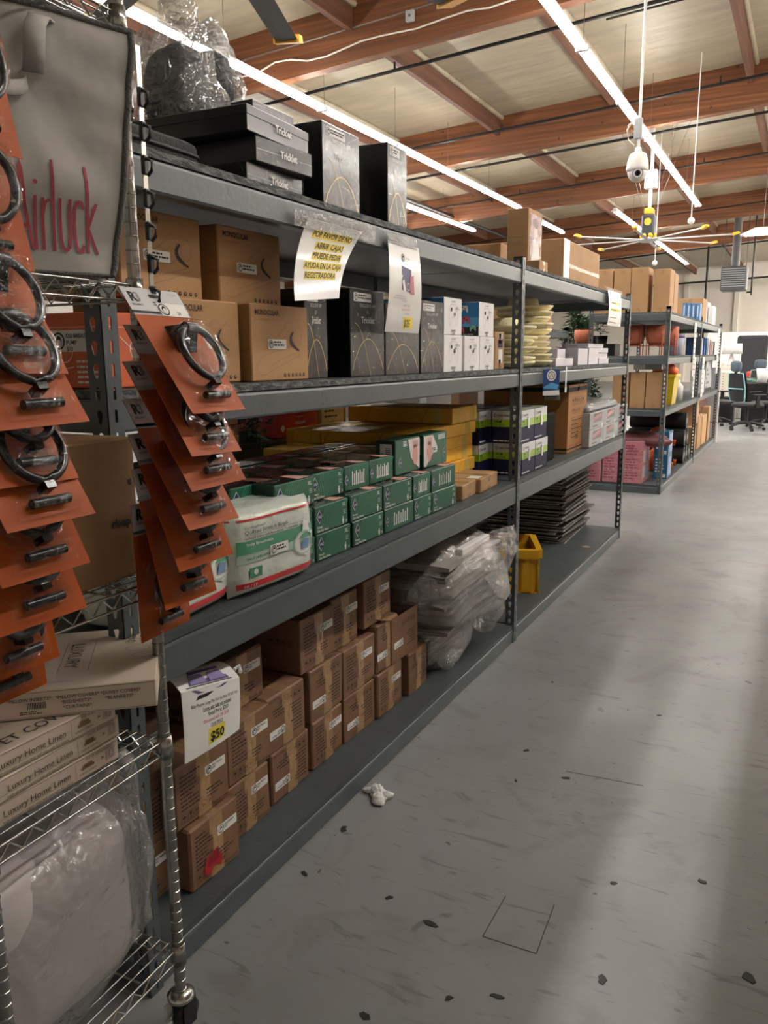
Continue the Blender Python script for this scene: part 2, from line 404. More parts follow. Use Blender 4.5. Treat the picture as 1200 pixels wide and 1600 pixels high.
strip(-2.83, 3.53, 8, 'white led strip light in the long row over the aisle')
strip(-7.0, 4.07, 7, 'white led strip light in the long row above the racks')
strip(-4.89, 22.7, 6, 'white led strip light in the far row behind the ceiling fan')
strip(-9.42, 14.3, 4, 'white led strip light in the short row left of the racks')
strip(-7.14, 23.4, 1, 'short led strip light just right of the doll box')

strip(1.56, 1.5, 9, 'led strip light in the right row outside the picture')
strip(5.4, 8.0, 6, 'added fill strip light in the outermost right row outside the picture')  # unseen row added as fill from the right
strip(1.3, 24.5, 10, 'added fill strip light in the far right row outside the picture')  # unseen row added to brighten the far wall and far end
strip(3.4, 24.5, 10, 'added fill strip light, second far right row out of picture')  # second added row, more fill for the far wall
strip(5.5, 24.5, 10, 'added fill strip light, third far right row out of picture')  # third added row, also only there to lift the far end
strip(-11.1, 8.0, 6, 'white led strip light in the outermost left row')
# ------------------------------------------------------------------ steel racks
def key_face(m, o, u, ln, wd, ma, pitch=.05, slot=False):
    """strip of steel with punched keyhole slots; o bottom corner, u width direction, height along z"""
    o = Vector(o); u = Vector(u); n = u.cross(Vector((0, 0, 1))).normalized()*.0025
    k = int(ln/pitch); c = wd/2
    if slot: hole = [(c-.004, .012), (c, .01), (c+.004, .012), (c+.004, .025), (c+.004, .038), (c, .04), (c-.004, .038), (c-.004, .025)]
    else: hole = [(c-.0045, .009), (c, .006), (c+.0045, .009), (c+.0095, .029), (c+.006, .037), (c, .039), (c-.006, .037), (c-.0095, .029)]
    out = [(0, 0), (c, 0), (wd, 0), (wd, pitch*.5), (wd, pitch), (c, pitch), (0, pitch), (0, pitch*.5)]
    P = lambda a, z, s: o+u*a+Vector((0, 0, z))+n*s
    vs = []; fs = []
    for i in range(k):
        z0 = i*pitch; b = len(vs)
        vs += [P(a, z0+z, 1) for a, z in out]+[P(a, z0+z, 1) for a, z in hole]+[P(a, z0+z, 0) for a, z in out]+[P(a, z0+z, 0) for a, z in hole]
        for j in range(8):
            l = (j+1) % 8; fs += [(b+j, b+l, b+8+l, b+8+j), (b+16+l, b+16+j, b+24+j, b+24+l), (b+8+j, b+8+l, b+24+l, b+24+j)]
    m.add(vs, fs, ma)
    if ln-k*pitch > .001:
        p = [P(0, k*pitch, 1), P(wd, k*pitch, 1), P(wd, ln, 1), P(0, ln, 1)]; m.add(p, [(0, 1, 2, 3), (3, 2, 1, 0)], ma)
DARKST = STEEL
def post(parent, x, y, h, sx, sy, w=.045, w2=.05):
    """angle post: corner at (x,y); one flange runs along y*sy, one along x*sx"""
    m = MB(); e = .001
    if sy > 0: key_face(m, (x, y, 0), (0, 1, 0), h, w, STEEL, slot=True)
    else: key_face(m, (x, y, 0), (0, -1, 0), h, w, STEEL, slot=True)
    key_face(m, (x, y, 0), (sx, 0, 0), h, w2, STEEL)
    m.box(x-.004*(1 if sx < 0 else -1), y-.001, 0, x, y+.004*sy, h, STEEL)
    return m.build('post', parent)
def rack(name, label, x0, x1, ys, levels, h=2.105, front=1, hb=None, group=None, lips=True):
    """x0 = aisle plane, x1 = back plane; ys = post positions; levels = (deck top, beam bottom)"""
    root = empty(name, label=label, cat='shelving rack', group=group)
    s = -1 if x1 < x0 else 1
    for i, y in enumerate(ys):
        last = i == len(ys)-1
        post(root, x0, y if not last else y, h, s, 1 if not last else -1)
        post(root, x1, y, h, -s, 1 if not last else -1)
    for lv in levels:
        zt, zbm = lv[:2]
        for i in range(lv[2] if len(lv) > 2 else 0, len(ys)-1):
            ya = ys[i]+(.045 if i == 0 else .022); yb = ys[i+1]-(.0 if i < len(ys)-2 else .045)
            if i > 0: ya = ys[i]+.045
            for X, q in ((x0, s), (x1, -s)):
                m = MB(); f = X+q*.0035; bb = X+q*.045
                zt2 = zt-.022
                # formed beam: flat face with rolled top and bottom lips
                prof = [(0, zbm+.006), (.004, zbm), (.042, zbm), (.042, zt2), (.008, zt2), (.002, zt2-.004), (0, zt2-.01)]
                n = len(prof); vs = [(f+q*a, y, z) for y in (ya, yb) for a, z in prof]
                fs = [(j, (j+1) % n, n+(j+1) % n, n+j) for j in range(n)]+[tuple(range(n)), tuple(range(2*n-1, n-1, -1))]
                if q > 0: fs = [t[::-1] for t in fs]
                m.add(vs, fs, STEEL)
                fr = Frame((f, ya, 0), (0, 1, 0), (0, 0, 1)) if q < 0 else None
                if fr:
                    rr = random.Random(int(zt*100)+i)
                    for d in (.3, .45, .75):
                        a = (yb-ya)*d
                        for z in (zbm+.25*(zt2-zbm), zbm+.75*(zt2-zbm)): m.disc(fr, a, z, .0035, BLK, 8)
                m.build('beam', root)
            m = MB(); xa = x0+s*.006; xb = x1-s*.006
            m.box(xa, ya-.01, zt-.02, xb, yb+.01, zt-.0004, EDGE if zt > 1.3 else DECK)
            m.add([(xa, ya-.01, zt), (xb, ya-.01, zt), (xb, yb+.01, zt), (xa, yb+.01, zt)], [(0, 1, 2, 3)] if xb > xa else [(3, 2, 1, 0)], DECK)
            m.add([(xa, ya-.01, zt-.0205), (xb, ya-.01, zt-.0205), (xb, yb+.01, zt-.0205), (xa, yb+.01, zt-.0205)], [(3, 2, 1, 0)] if xb > xa else [(0, 1, 2, 3)], DECK)
            m.build('deck_board', root)
        for y in (ys[0]+.006, ys[-1]-.04):
            m = MB(); m.box(x0+s*.05, y, zbm, x1-s*.05, y+.034, zt-.022, STEEL, .003); m.build('end_beam', root)
    return root
XF = -1.348; XB = -2.268
LV = [(.1, .0), (.925, .803), (1.53, 1.436), (2.067, 1.971)]
rack('shelving_rack', 'long grey steel rack of two bays along the aisle, nearest the camera', XF, XB, (1.27, 4.135, 7.08), LV)
rack('shelving_rack', 'grey steel rack with terracotta pots and pink cartons, farther down the aisle', -1.39, -2.29, (9.56, 12.6, 15.7), [(.1, .0), (.985, .9), (1.585, 1.49), (2.07, 1.975)], h=2.13)
rack('shelving_rack', 'grey steel rack directly behind the near one, holding the red box', -2.33, -3.25, (1.3, 4.5, 6.65, 8.82), [(.1, .0), (.62, .54), (1.195, 1.1), (1.86, 1.78, 2)], h=1.9)

# ------------------------------------------------------------------ printing helpers
def frames(w, d, h):
    e = .0007
    return dict(front=Frame((-w/2, -d/2, 0), (1, 0, 0), (0, 0, 1)), left=Frame((-w/2, d/2, 0), (0, -1, 0), (0, 0, 1)),
                right=Frame((w/2, -d/2, 0), (0, 1, 0), (0, 0, 1)), top=Frame((-w/2, -d/2, h), (1, 0, 0), (0, 1, 0)), back=Frame((w/2, d/2, 0), (-1, 0, 0), (0, 0, 1)))
def logo(m, fr, a, b, r, k=0):
    """round head emblem of the store stickers"""
    m.ring(fr, a, b, r*.92, r*.2, INK, 18, k=k); m.disc(fr, a, b-r*.12, r*.5, INK, 14, ry=r*.62, k=k); m.disc(fr, a+r*.04, b-r*.22, r*.4, WHT, 12, ry=r*.48, k=k+.5)
    m.poly(fr, [(a-r*.45, b+r*.05), (a-r*.1, b+r*.62), (a+r*.35, b+r*.5), (a+r*.48, b+r*.02), (a+r*.1, b+r*.2)], INK, k=k+1)
    for q in (-.15, .2): m.disc(fr, a+r*q, b-r*.15, r*.05, INK, 6, k=k+1)
    m.stroke(fr, [(a-r*.15, b-r*.42), (a+r*.2, b-r*.42)], r*.06, INK, k=k+1)
def sticker(parent, fr, a, b, w, h, lines, seed=1, name='price_sticker'):
    m = MB(); r = min(w, h)*.12
    pts = []
    for cx, cy, t in ((a+w-r, b+r, -PI/2), (a+w-r, b+h-r, 0), (a+r, b+h-r, PI/2), (a+r, b+r, PI)):
        pts += [(cx+r*math.cos(t+PI/2*i/3), cy+r*math.sin(t+PI/2*i/3)) for i in range(4)]
    m.poly(fr, pts, WHT, .6); logo(m, fr, a+h*.52, b+h*.5, h*.4, 1.4)
    for i, t in enumerate(lines):
        H = h*.2 if len(lines) > 1 else h*.3; y = b+h*.64-i*h*.3
        if t: m.text(fr, a+h*1.02, y, H, t, INK, wmax=w-h*1.12, bold=.012, k=1.4)
        else: m.dashes(fr, a+h*1.02, y, w-h*1.15, H*.8, 1, .1, INK, seed+i, k=1.4)
    return m.build(name, parent)
def symbols(m, fr, a, b, s, n, ma=INK, wd=None):
    """row of handling marks in little frames"""
    wd = wd or s*.06
    for i in range(n):
        x = a+i*s*1.28; m.stroke(fr, [(x, b), (x+s, b), (x+s, b+s*1.2), (x, b+s*1.2)], wd, ma, True); c = x+s/2; q = i % 5
        if q == 0: m.poly(fr, [(c-s*.36, b+s*.6)]+[(c+s*.36*math.cos(t), b+s*.6+s*.36*math.sin(t)) for t in (2.6, 2, 1.57, 1.1, .5)]+[(c+s*.36, b+s*.6)], ma); m.stroke(fr, [(c, b+s*.6), (c, b+s*.2), (c+s*.15, b+s*.15)], wd, ma)
        elif q == 1: m.poly(fr, [(c-s*.25, b+s*1.05), (c+s*.25, b+s*1.05), (c+s*.2, b+s*.65), (c+s*.05, b+s*.5), (c-s*.05, b+s*.5), (c-s*.2, b+s*.65)], ma); m.rect(fr, c-s*.04, b+s*.2, c+s*.04, b+s*.5, ma); m.rect(fr, c-s*.2, b+s*.12, c+s*.2, b+s*.2, ma)
        elif q == 2:
            for dx in (-.2, .2): m.poly(fr, [(c+s*dx-s*.16, b+s*.6), (c+s*dx+s*.16, b+s*.6), (c+s*dx, b+s*1.02)], ma); m.rect(fr, c+s*dx-s*.05, b+s*.25, c+s*dx+s*.05, b+s*.6, ma)
            m.rect(fr, c-s*.4, b+s*.12, c+s*.4, b+s*.18, ma)
        elif q == 3: m.ring(fr, c, b+s*.6, s*.28, s*.14, ma, 3); 
        else: m.ring(fr, c, b+s*.7, s*.24, s*.09, ma, 8); m.stroke(fr, [(c-s*.25, b+s*.2), (c+s*.25, b+s*1)], s*.08, ma)
def carton_mb(w, d, h, ma=CARD, tape=True, seed=0, crumple=.003, tapef=.5, b=.0025):
    m = MB(); rnd = random.Random(seed)
    J = lambda: rnd.uniform(-crumple, crumple)
    ps = []
    for X, sx in ((-w/2, 1), (w/2, -1)):
        for Y, sy in ((-d/2, 1), (d/2, -1)):
            for Z, sz in ((0, 1), (h, -1)):
                j = abs(J())
                ps += [(X, Y+sy*(b+j), Z+sz*(b+j)), (X+sx*(b+j), Y, Z+sz*(b+j)), (X+sx*(b+j), Y+sy*(b+j), Z)]
    m.hull(ps, ma); F = frames(w, d, h)
    if tape:
        tw = .048 if w > .18 else .03
        m.rect(F['top'], w*tapef-tw/2, .004, w*tapef+tw/2, d-.004, TAPE)
        for s_ in ('front', 'back'):
            a = w*tapef; m.rect(F[s_], a-tw/2, h-.06 if h > .1 else h*.6, a+tw/2, h-.003, TAPE)
            m.rect(F[s_], a-tw/2, .003, a+tw/2, .05 if h > .1 else h*.3, TAPE)
        m.stroke(F['top'], [(w*tapef, .003), (w*tapef, d-.003)], .0015, INK)
    return m, F

# ================================================================== lower deck: playpen cartons
def playpen(w, d, h, flip=False, seed=1, stick=True, tape2=False):
    m, F = carton_mb(w, d, h, CARDD, True, seed, .006)
    fr = F['front'].flip(w, h) if flip else F['front']
    m.rect(F['front'], w*.45, .004, w*.45+.045, h-.004, TAPE, -.3)
    m.dashes(fr, w*.1, h*.82, w*.36, .0045, 9, .0125, INK, seed)
    m.dashes(fr, w*.56, h*.36, w*.32, .0045, 3, .011, INK, seed+3)
    symbols(m, fr, w*.1, h*.1, .021, 5)
    m.text(fr, w*.66, h*.06, .0075, 'MADE IN CHINA', INK, w*.3)
    lf = F['left']
    m.text(lf, d*.2, h*.25, .016, 'MADE IN CHINA', INK, d*.4); symbols(m, lf, d*.65, h*.5, .021, 4)
    o = m.build('carton'); 
    if stick:
        a = w*.55; b = h*.6
        sticker(o, fr, a, b, .088, .03, ['Baby Playpen', '$50'], seed)
    return o
rows = [
 # column, level, x, y0, y1, z0, h, flip, words
 (1, 1, -1.424, 1.525, 1.74, .10, .196, 0), (1, 2, -1.445, 1.50, 1.733, .297, .19, 0),
 (2, 1, -1.474, 1.752, 1.972, .10, .19, 0), (2, 2, -1.474, 1.766, 1.984, .292, .195, 0), (2, 3, -1.53, 1.80, 2.035, .488, .18, 0),
 (3, 1, -1.486, 2.003, 2.232, .10, .186, 1), (3, 2, -1.486, 1.99, 2.212, .288, .2, 1),
 (4, 1, -1.49, 2.262, 2.476, .10, .186, 0), (4, 2, -1.49, 2.258, 2.484, .288, .2, 1), (4, 3, -1.50, 2.215, 2.452, .49, .2, 0),
 (5, 1, -1.49, 2.494, 2.74, .10, .186, 1), (5, 2, -1.49, 2.495, 2.748, .288, .195, 0), (5, 3, -1.52, 2.458, 2.66, .485, .21, 0),
 (6, 1, -1.475, 2.742, 2.968, .10, .194, 0), (6, 2, -1.48, 2.752, 2.95, .296, .215, 1), (6, 3, -1.50, 2.68, 2.91, .513, .2, 0),
 (7, 1, -1.462, 3.015, 3.205, .10, .195, 1),
 (0, 1, -1.50, 1.325, 1.515, .10, .17, 0), (0, 2, -1.50, 1.325, 1.52, .272, .19, 1), (0, 3, -1.50, 1.325, 1.53, .464, .17, 0)]
LVN = {1: 'bottom', 2: 'middle', 3: 'top'}
pp = {}
for i, (c, l, x, y0, y1, z, h, fl) in enumerate(rows):
    w_ = y1-y0; key = (round(w_, 2), round(h, 2), fl)
    d_ = .38
    if c == 0: lb = 'brown playpen carton between the chrome post and grey upright, %s of its column' % LVN[l]
    elif (c, l) == (1, 1): lb = 'brown playpen carton on the deck with a torn red tag on its front'
    else: lb = 'brown playpen carton, %s layer, %s column from the chrome post%s' % (LVN[l], ORD[c-1], ', print upside down' if fl else '')
    o = playpen(w_, d_, h, bool(fl), i+1, stick=(c, l) not in ((7, 1), (0, 2)))
    o.location = (x-d_/2, (y0+y1)/2, z); o.rotation_euler = (0, 0, PI/2+random.uniform(-.012, .012))
    tag(o, lb, 'carton', 'brown playpen cartons on the lower deck')
    if (c, l) == (1, 1):
        RED = mat('torn red tag', 'b5252c', .5); rm = MB(); fr = frames(w_, d_, h)['front']
        rm.poly(fr, [(.06, .075), (.115, .088), (.135, .04), (.125, .022), (.1, .036), (.075, .02), (.052, .03)], RED, 2)
        for q in range(6): rm.stroke(fr, [(.072+q*.008, .045+q*.001), (.08+q*.0075, .078+q*.0012)], .002, INK, k=3)
        rm.build('red_tag', o)['label'] = 'torn red paper tag'
# open-topped carton at the end of the row
def open_carton(w, d, h, ma, flaps=(1, 1, 1, 1), fl=.08, ang=.5, inner=None):
    m = MB(); t = .004
    for (a, b, c, e) in ((-w/2, -d/2, w/2, -d/2+t), (-w/2, d/2-t, w/2, d/2), (-w/2, -d/2+t, -w/2+t, d/2-t), (w/2-t, -d/2+t, w/2, d/2-t)): m.box(a, b, 0, c, e, h, ma)
    m.box(-w/2+t, -d/2+t, 0, w/2-t, d/2-t, t, ma)
    for k, (p, q, n) in enumerate((((-w/2, -d/2), (w/2, -d/2), (0, -1)), ((w/2, d/2), (-w/2, d/2), (0, 1)), ((-w/2, d/2), (-w/2, -d/2), (-1, 0)), ((w/2, -d/2), (w/2, d/2), (1, 0)))):
        if not flaps[k]: continue
        L = fl; a = ang*flaps[k]
        o1 = Vector((p[0], p[1], h)); o2 = Vector((q[0], q[1], h)); v = Vector((n[0]*math.cos(a), n[1]*math.cos(a), math.sin(a)))*L
        nn = Vector((0, 0, .003)); vs = [o1, o2, o2+v, o1+v, o1+nn, o2+nn, o2+v+nn, o1+v+nn]
        m.add(vs, [(0,1,2,3), (7,6,5,4), (0,4,5,1), (1,5,6,2), (2,6,7,3), (3,7,4,0)], ma)
    return m
m = open_carton(.26, .36, .2, CARDD, (0, 0, 1, 1), .1, .3); F = frames(.26, .36, .2)
fr = F['front'].flip(.26, .2); symbols(m, fr, .03, .03, .02, 5); m.dashes(fr, .03, .15, .1, .004, 6, .012, INK, 5)
o = m.build('carton', loc=(-1.475-.18, 3.0, .297), rz=PI/2, label='brown playpen carton with opened top flaps at the far end of the middle layer', cat='carton', group='brown playpen cartons on the lower deck')
sticker(o, fr, .15, .11, .085, .03, ['Baby Playpen', '$50'], 3)
# cartons deeper on the lower deck
for i, y in enumerate((1.6, 1.9, 2.2, 2.5)):
    o = playpen(.27, .3, .5, False, 40+i, stick=False); o.location = (-2.05, y, .1); o.rotation_euler[2] = PI/2
    tag(o, 'tall brown carton at the dark back of the lower deck, %s from the near end' % ORD[i], 'carton')

# ------------------------------------------------------------------ $50 bag-like sign
def sheet(name, TL, TR, BR, BL, parent=None, bow=.0, ma=None, n=10, nor=(1, 0, 0), bowv=0., **kw):
    TL, TR, BR, BL = map(Vector, (TL, TR, BR, BL)); nr = Vector(nor).normalized()
    def fn(a, b):  # a,b in 0..1, b from the bottom
        p = (BL*(1-a)+BR*a)*(1-b)+(TL*(1-a)+TR*a)*b
        return p+nr*(bow*4*b*(1-b)+bowv*4*a*(1-a))
    m = MB(); m.grid(fn, n, n, ma or WHT); m.grid(lambda a, b: fn(1-a, b)-nr*.0012, n, n, ma or WHT)
    return m, Bent(fn, nr), fn
YEL = mat('yellow highlighter', 'f0e04a', .6); PURP = mat('purple photo print', '5b4a86', .4); PURL = mat('light purple photo print', '8d7fb4', .4)
REDP = mat('red print', 'c22a38', .6)
xs = -1.37
TL, TR, BR, BL = PX(283, 1083, xs), PX(374, 1058, xs), PX(374, 1139, xs+.012), PX(289, 1194, xs+.012)
m, B, fn = sheet('s', TL, TR, BR, BL, bow=.003, bowv=.006)
m.text(B, .12, .74, .05, 'Baby Playpen, Large Play Yard for Baby 50"x50" inch', INK, .82)
m.text(B, .3, .645, .06, 'Loose, also balls not included', INK, .5, bold=.01); m.rect(B, .3, .635, .8, .64, INK, 1)
m.text(B, .38, .55, .065, 'Retail Price: $200', INK, .36, bold=.01); m.text(B, .3, .455, .055, 'Discounted 66% Off -$150', REDP, .45)
m.text(B, .42, .365, .055, 'OUR PRICE', INK, .22); m.rect(B, .42, .355, .64, .36, INK, 1)
m.rect(B, .38, .09, .68, .34, YEL); m.text(B, .41, .13, .15, '$50', INK, .25, bold=.03, k=1)
m.poly(B, [(.2, .84), (.24, .9), (.36, .93), (.5, .91), (.38, .86)], INK)
m.poly(B, [(.27, .905), (.33, .945), (.45, .925)], WHT, 2)
m.poly(B, [(.14, .99), (.24, .93), (.66, .945), (.76, .995)], PURP)
# the top folds back over the carton with a printed photo
h2 = Vector((-.075, 0, .035))
def fn2(a, b): return (TL*(1-a)+TR*a)+h2*b+Vector((0, 0, .012*math.sin(PI*b)))
m.grid(fn2, 8, 6, WHT); m.grid(lambda a, b: fn2(1-a, b)-Vector((0, 0, .0015)), 8, 6, WHT)
B2 = Bent(fn2, (.4, 0, 1), .001)
m.poly(B2, [(.1, .05), (.3, .85), (.8, .9), (.88, .04)], INK); m.poly(B2, [(.16, .1), (.3, .6), (.8, .62), (.84, .08)], PURP, 1)
for a in (.2, .52): m.poly(B2, [(a, .12), (a+.03, .42), (a+.25, .42), (a+.27, .12)], PURL, 2)
m.rect(B2, .3, .66, .78, .78, WHT, 2)
o = m.build('paper_sign', label='wrinkled white sign with $50 on yellow, draped over the playpen cartons', cat='sign')
m = MB(); m.tube([PX(366, 1046, xs-.02), PX(374, 1040, xs-.02), PX(376, 1050, xs)], .006, WHT, 6); m.build('twisted_corner', o)

# ------------------------------------------------------------------ bagged pile of printed liners
FILM = film('clear poly film', 'efece8', .12, .24, .10, .9, 14)
FILM2 = film('thin shiny film', 'f4f4f4', .07, .10, .06, 1., 22)
GREYP = mat('printed grey poly sheets', '9d958e', .5, hex2='4c4743', vs=10, bump=.5, bs=14, stretch=(1, .5, 9))
GREYQ = mat('pale grey poly sheets', 'a39d97', .4, var=.12, vs=4, bump=.4, bs=9)
root = empty('bagged_liner_pile', (-1.65, 3.52, .1), label='tall slumping pile of grey poly liners in clear bags on the lower deck', cat='pile')
def slab(parent, cx, cy, z, w, d, h, ma, seed, wav=.02, name='liner_bundle'):
    m = MB(); rnd = random.Random(seed)
    def P(a, b, t):
        x = cx+(a-.5)*d; y = cy+(b-.5)*w; e = 1-.35*(abs(2*a-1)**4)-.3*(abs(2*b-1)**6)
        return Vector((x+.012*noise.noise((b*4, seed, 0)), y+.012*noise.noise((a*4, seed, 3)), z+h*.5+(t*h*.5)*e+wav*noise.noise((a*2.2, b*2.2, seed*.7))-(.02*(2*b-1)**2)))
    m.grid(lambda a, b: P(a, b, 1), 12, 14, ma); m.grid(lambda a, b: P(1-a, b, -1), 12, 14, ma)
    for s_ in (0, 1):
        m.grid(lambda a, b, s_=s_: P(s_, a if s_ else 1-a, -1+2*b), 14, 2, ma); m.grid(lambda a, b, s_=s_: P(1-a if s_ else a, s_, -1+2*b), 12, 2, ma)
    return m.build(name, parent)
slab(root, 0, -.06, 0, .40, .34, .26, GREYP, 3, .012)
for k in range(8):
    slab(root, .05+.01*math.sin(k*2), .02+.03*math.sin(k*1.7), .245+k*.044, .68+.03*math.cos(k*2), .5, .043, GREYQ if k in (1, 4, 7) else GREYP, 10+k, .014)
m = MB(); m.ball((.0, -.06, .13), .23, .25, .155, FILM, 28, 16, .7, .25, 7, 3); m.build('poly_bag', root)
m = MB(); m.ball((.06, .02, .42), .31, .40, .21, FILM, 36, 20, .62, .22, 6, 9); m.build('poly_bag', root)
for (c, r, sd) in (((.30, .33, .50), (.08, .14, .10), 5), ((.28, .24, .25), (.07, .1, .13), 8), ((.22, -.12, .055), (.05, .07, .05), 4)): m = MB(); m.ball(c, *r, FILM2, 20, 12, .9, .6, 9, sd, flat=.003); m.build('bag_tail', root)
m = MB(); m.box(.26, -.16, .57, .30, .2, .615, WHT, .004); m.build('white_strip', root)

# grey lidless carton behind the pile, and bins
m, F = carton_mb(.5, .3, .1, mat('faded grey carton', '8a7f78', .7, var=.1), True, 3)
m.stroke(F['front'], [(.3, .03), (.42, .03), (.42, .07), (.3, .07)], .003, INK, True); m.dashes(F['front'], .32, .045, .08, .008, 1, .01, INK)
m.build('carton', loc=(-1.80, 3.87, .64), rz=PI/2, label='flat greyish carton lying on the bagged liner pile', cat='carton')
YB = mat('yellow polythene tote', 'e0ab1a', .42, var=.05, vs=4)
def tote(w, d, h):
    root = empty('tote_bin'); m = MB(); t = .008
    prof = [(0, .0), (1, .0)]
    def wall(p, q, bw):
        p = Vector(p); q = Vector(q); dr = (q-p); L = dr.length; dr.normalize(); nn = Vector((dr.y, -dr.x, 0))
        N = 6
        for i in range(N):
            a0 = i/N; a1 = (i+1)/N; ins = .018 if i % 2 else 0
            a = p+dr*L*a0-nn*ins; b = p+dr*L*a1-nn*ins
            m.hull([x+v for x in (a, b, a-nn*t, b-nn*t) for v in (Vector((0, 0, 0)), Vector((0, 0, h*.8)))], YB)
            e = p+dr*L*a1; m.hull([e+dr*s-nn*q2+Vector((0, 0, z)) for s in (-.004, .004) for q2 in (0, .03) for z in (0, h*.8)], YB)
        m.hull([x+Vector((0, 0, z)) for x in (p+nn*.02, q+nn*.02, p-nn*.02, q-nn*.02) for z in (h*.8, h)], YB)
    c = [(-w/2, -d/2, 0), (w/2, -d/2, 0), (w/2, d/2, 0), (-w/2, d/2, 0)]
    for i in range(4): wall(c[i], c[(i+1) % 4], 0)
    m.box(-w/2, -d/2, 0, w/2, d/2, .01, YB); m.build('bin_body', root)
    m = MB(); f = Frame((-w/2, -d/2-.022, h*.8), (1, 0, 0), (0, 0, 1)); m.rect(f, w*.3, .008, w*.42, .05, WHT); m.dashes(f, w*.31, .04, w*.1, .004, 4, .009, INK); m.build('barcode_label', root)
    return root
t0 = tote(.44, .32, .29); t0.location = (-1.64, 4.94, .1); t0.rotation_euler[2] = PI/2+.4
tag(t0, 'yellow plastic tote standing on the second bay of the lower deck', 'tote bin')
t1 = dup(t0, (-2.05, 3.55, .1), PI/2, label='yellow plastic tote mostly hidden behind the bagged liner pile', cat='tote bin')
m = MB(); m.ball((0, 0, .1), .13, .1, .08, mat('dark red cloth', '8e1f26', .8), 16, 10, .8, .3, 8, 2); m.build('folded_cloth', loc=(-1.67, 4.94, .14), label='dark red cloth inside the yellow tote', cat='cloth')
m = MB(); m.ball((0, 0, .1), .13, .12, .13, mat('blue and white bag', '8fa7c4', .6), 16, 10, .8, .3, 8, 2); m.build('plastic_bag', loc=(-2.05, 3.5, .16), label='pale blue bag inside the hidden yellow tote', cat='bag')

# stack of flat grey boards
BOARD = mat('dark grey flat board', '58534f', .7, var=.15, vs=5); BEDG = mat('pale board edge', 'bdb6ae', .8, hex2='6d6761', vs=40)
BOARD2 = mat('light grey flat board', '7d7771', .7, var=.1, vs=5)
rnd = random.Random(5); z = .1
for k in range(27):
    t = rnd.uniform(.018, .026); m = MB(); w_, d_ = .64, .84
    m.box(-w_/2, -d_/2, 0, w_/2, d_/2, t*.8, BOARD if k < 24 else BOARD2)
    m.box(-w_/2-.002, -d_/2-.002, t*.25, w_/2+.002, d_/2+.002, t*.62, BEDG)
    o = m.build('flat_board', loc=(-1.97+rnd.uniform(-.03, .035)+(.06 if k in (9, 17, 22) else 0), 6.6+rnd.uniform(-.04, .04), z))
    o.rotation_euler = (rnd.uniform(-.006, .006), rnd.uniform(-.01, .006), rnd.uniform(-.04, .04)); z += t
    tag(o, 'one of the flat dark grey boards in the tall stack on the second bay', 'board', 'flat grey boards stacked on the lower deck')
m = MB(); m.poly(Frame((0, 0, 0), (1, 0, 0), (0, 1, 0), .002), [(-.03, -.02), (.02, -.035), (.045, 0), (0, .03)], CARDL); m.poly(Frame((0, 0, -.001), (1, 0, 0), (0, 1, 0), .002), [(-.03, -.02), (0, .03), (.045, 0), (.02, -.035)], CARDL)
p = PZ(915, 854, .1); m.build('cardboard_scrap', loc=(p.x, p.y, .1), label='small torn cardboard scrap lying on the empty lower deck', cat='scrap')
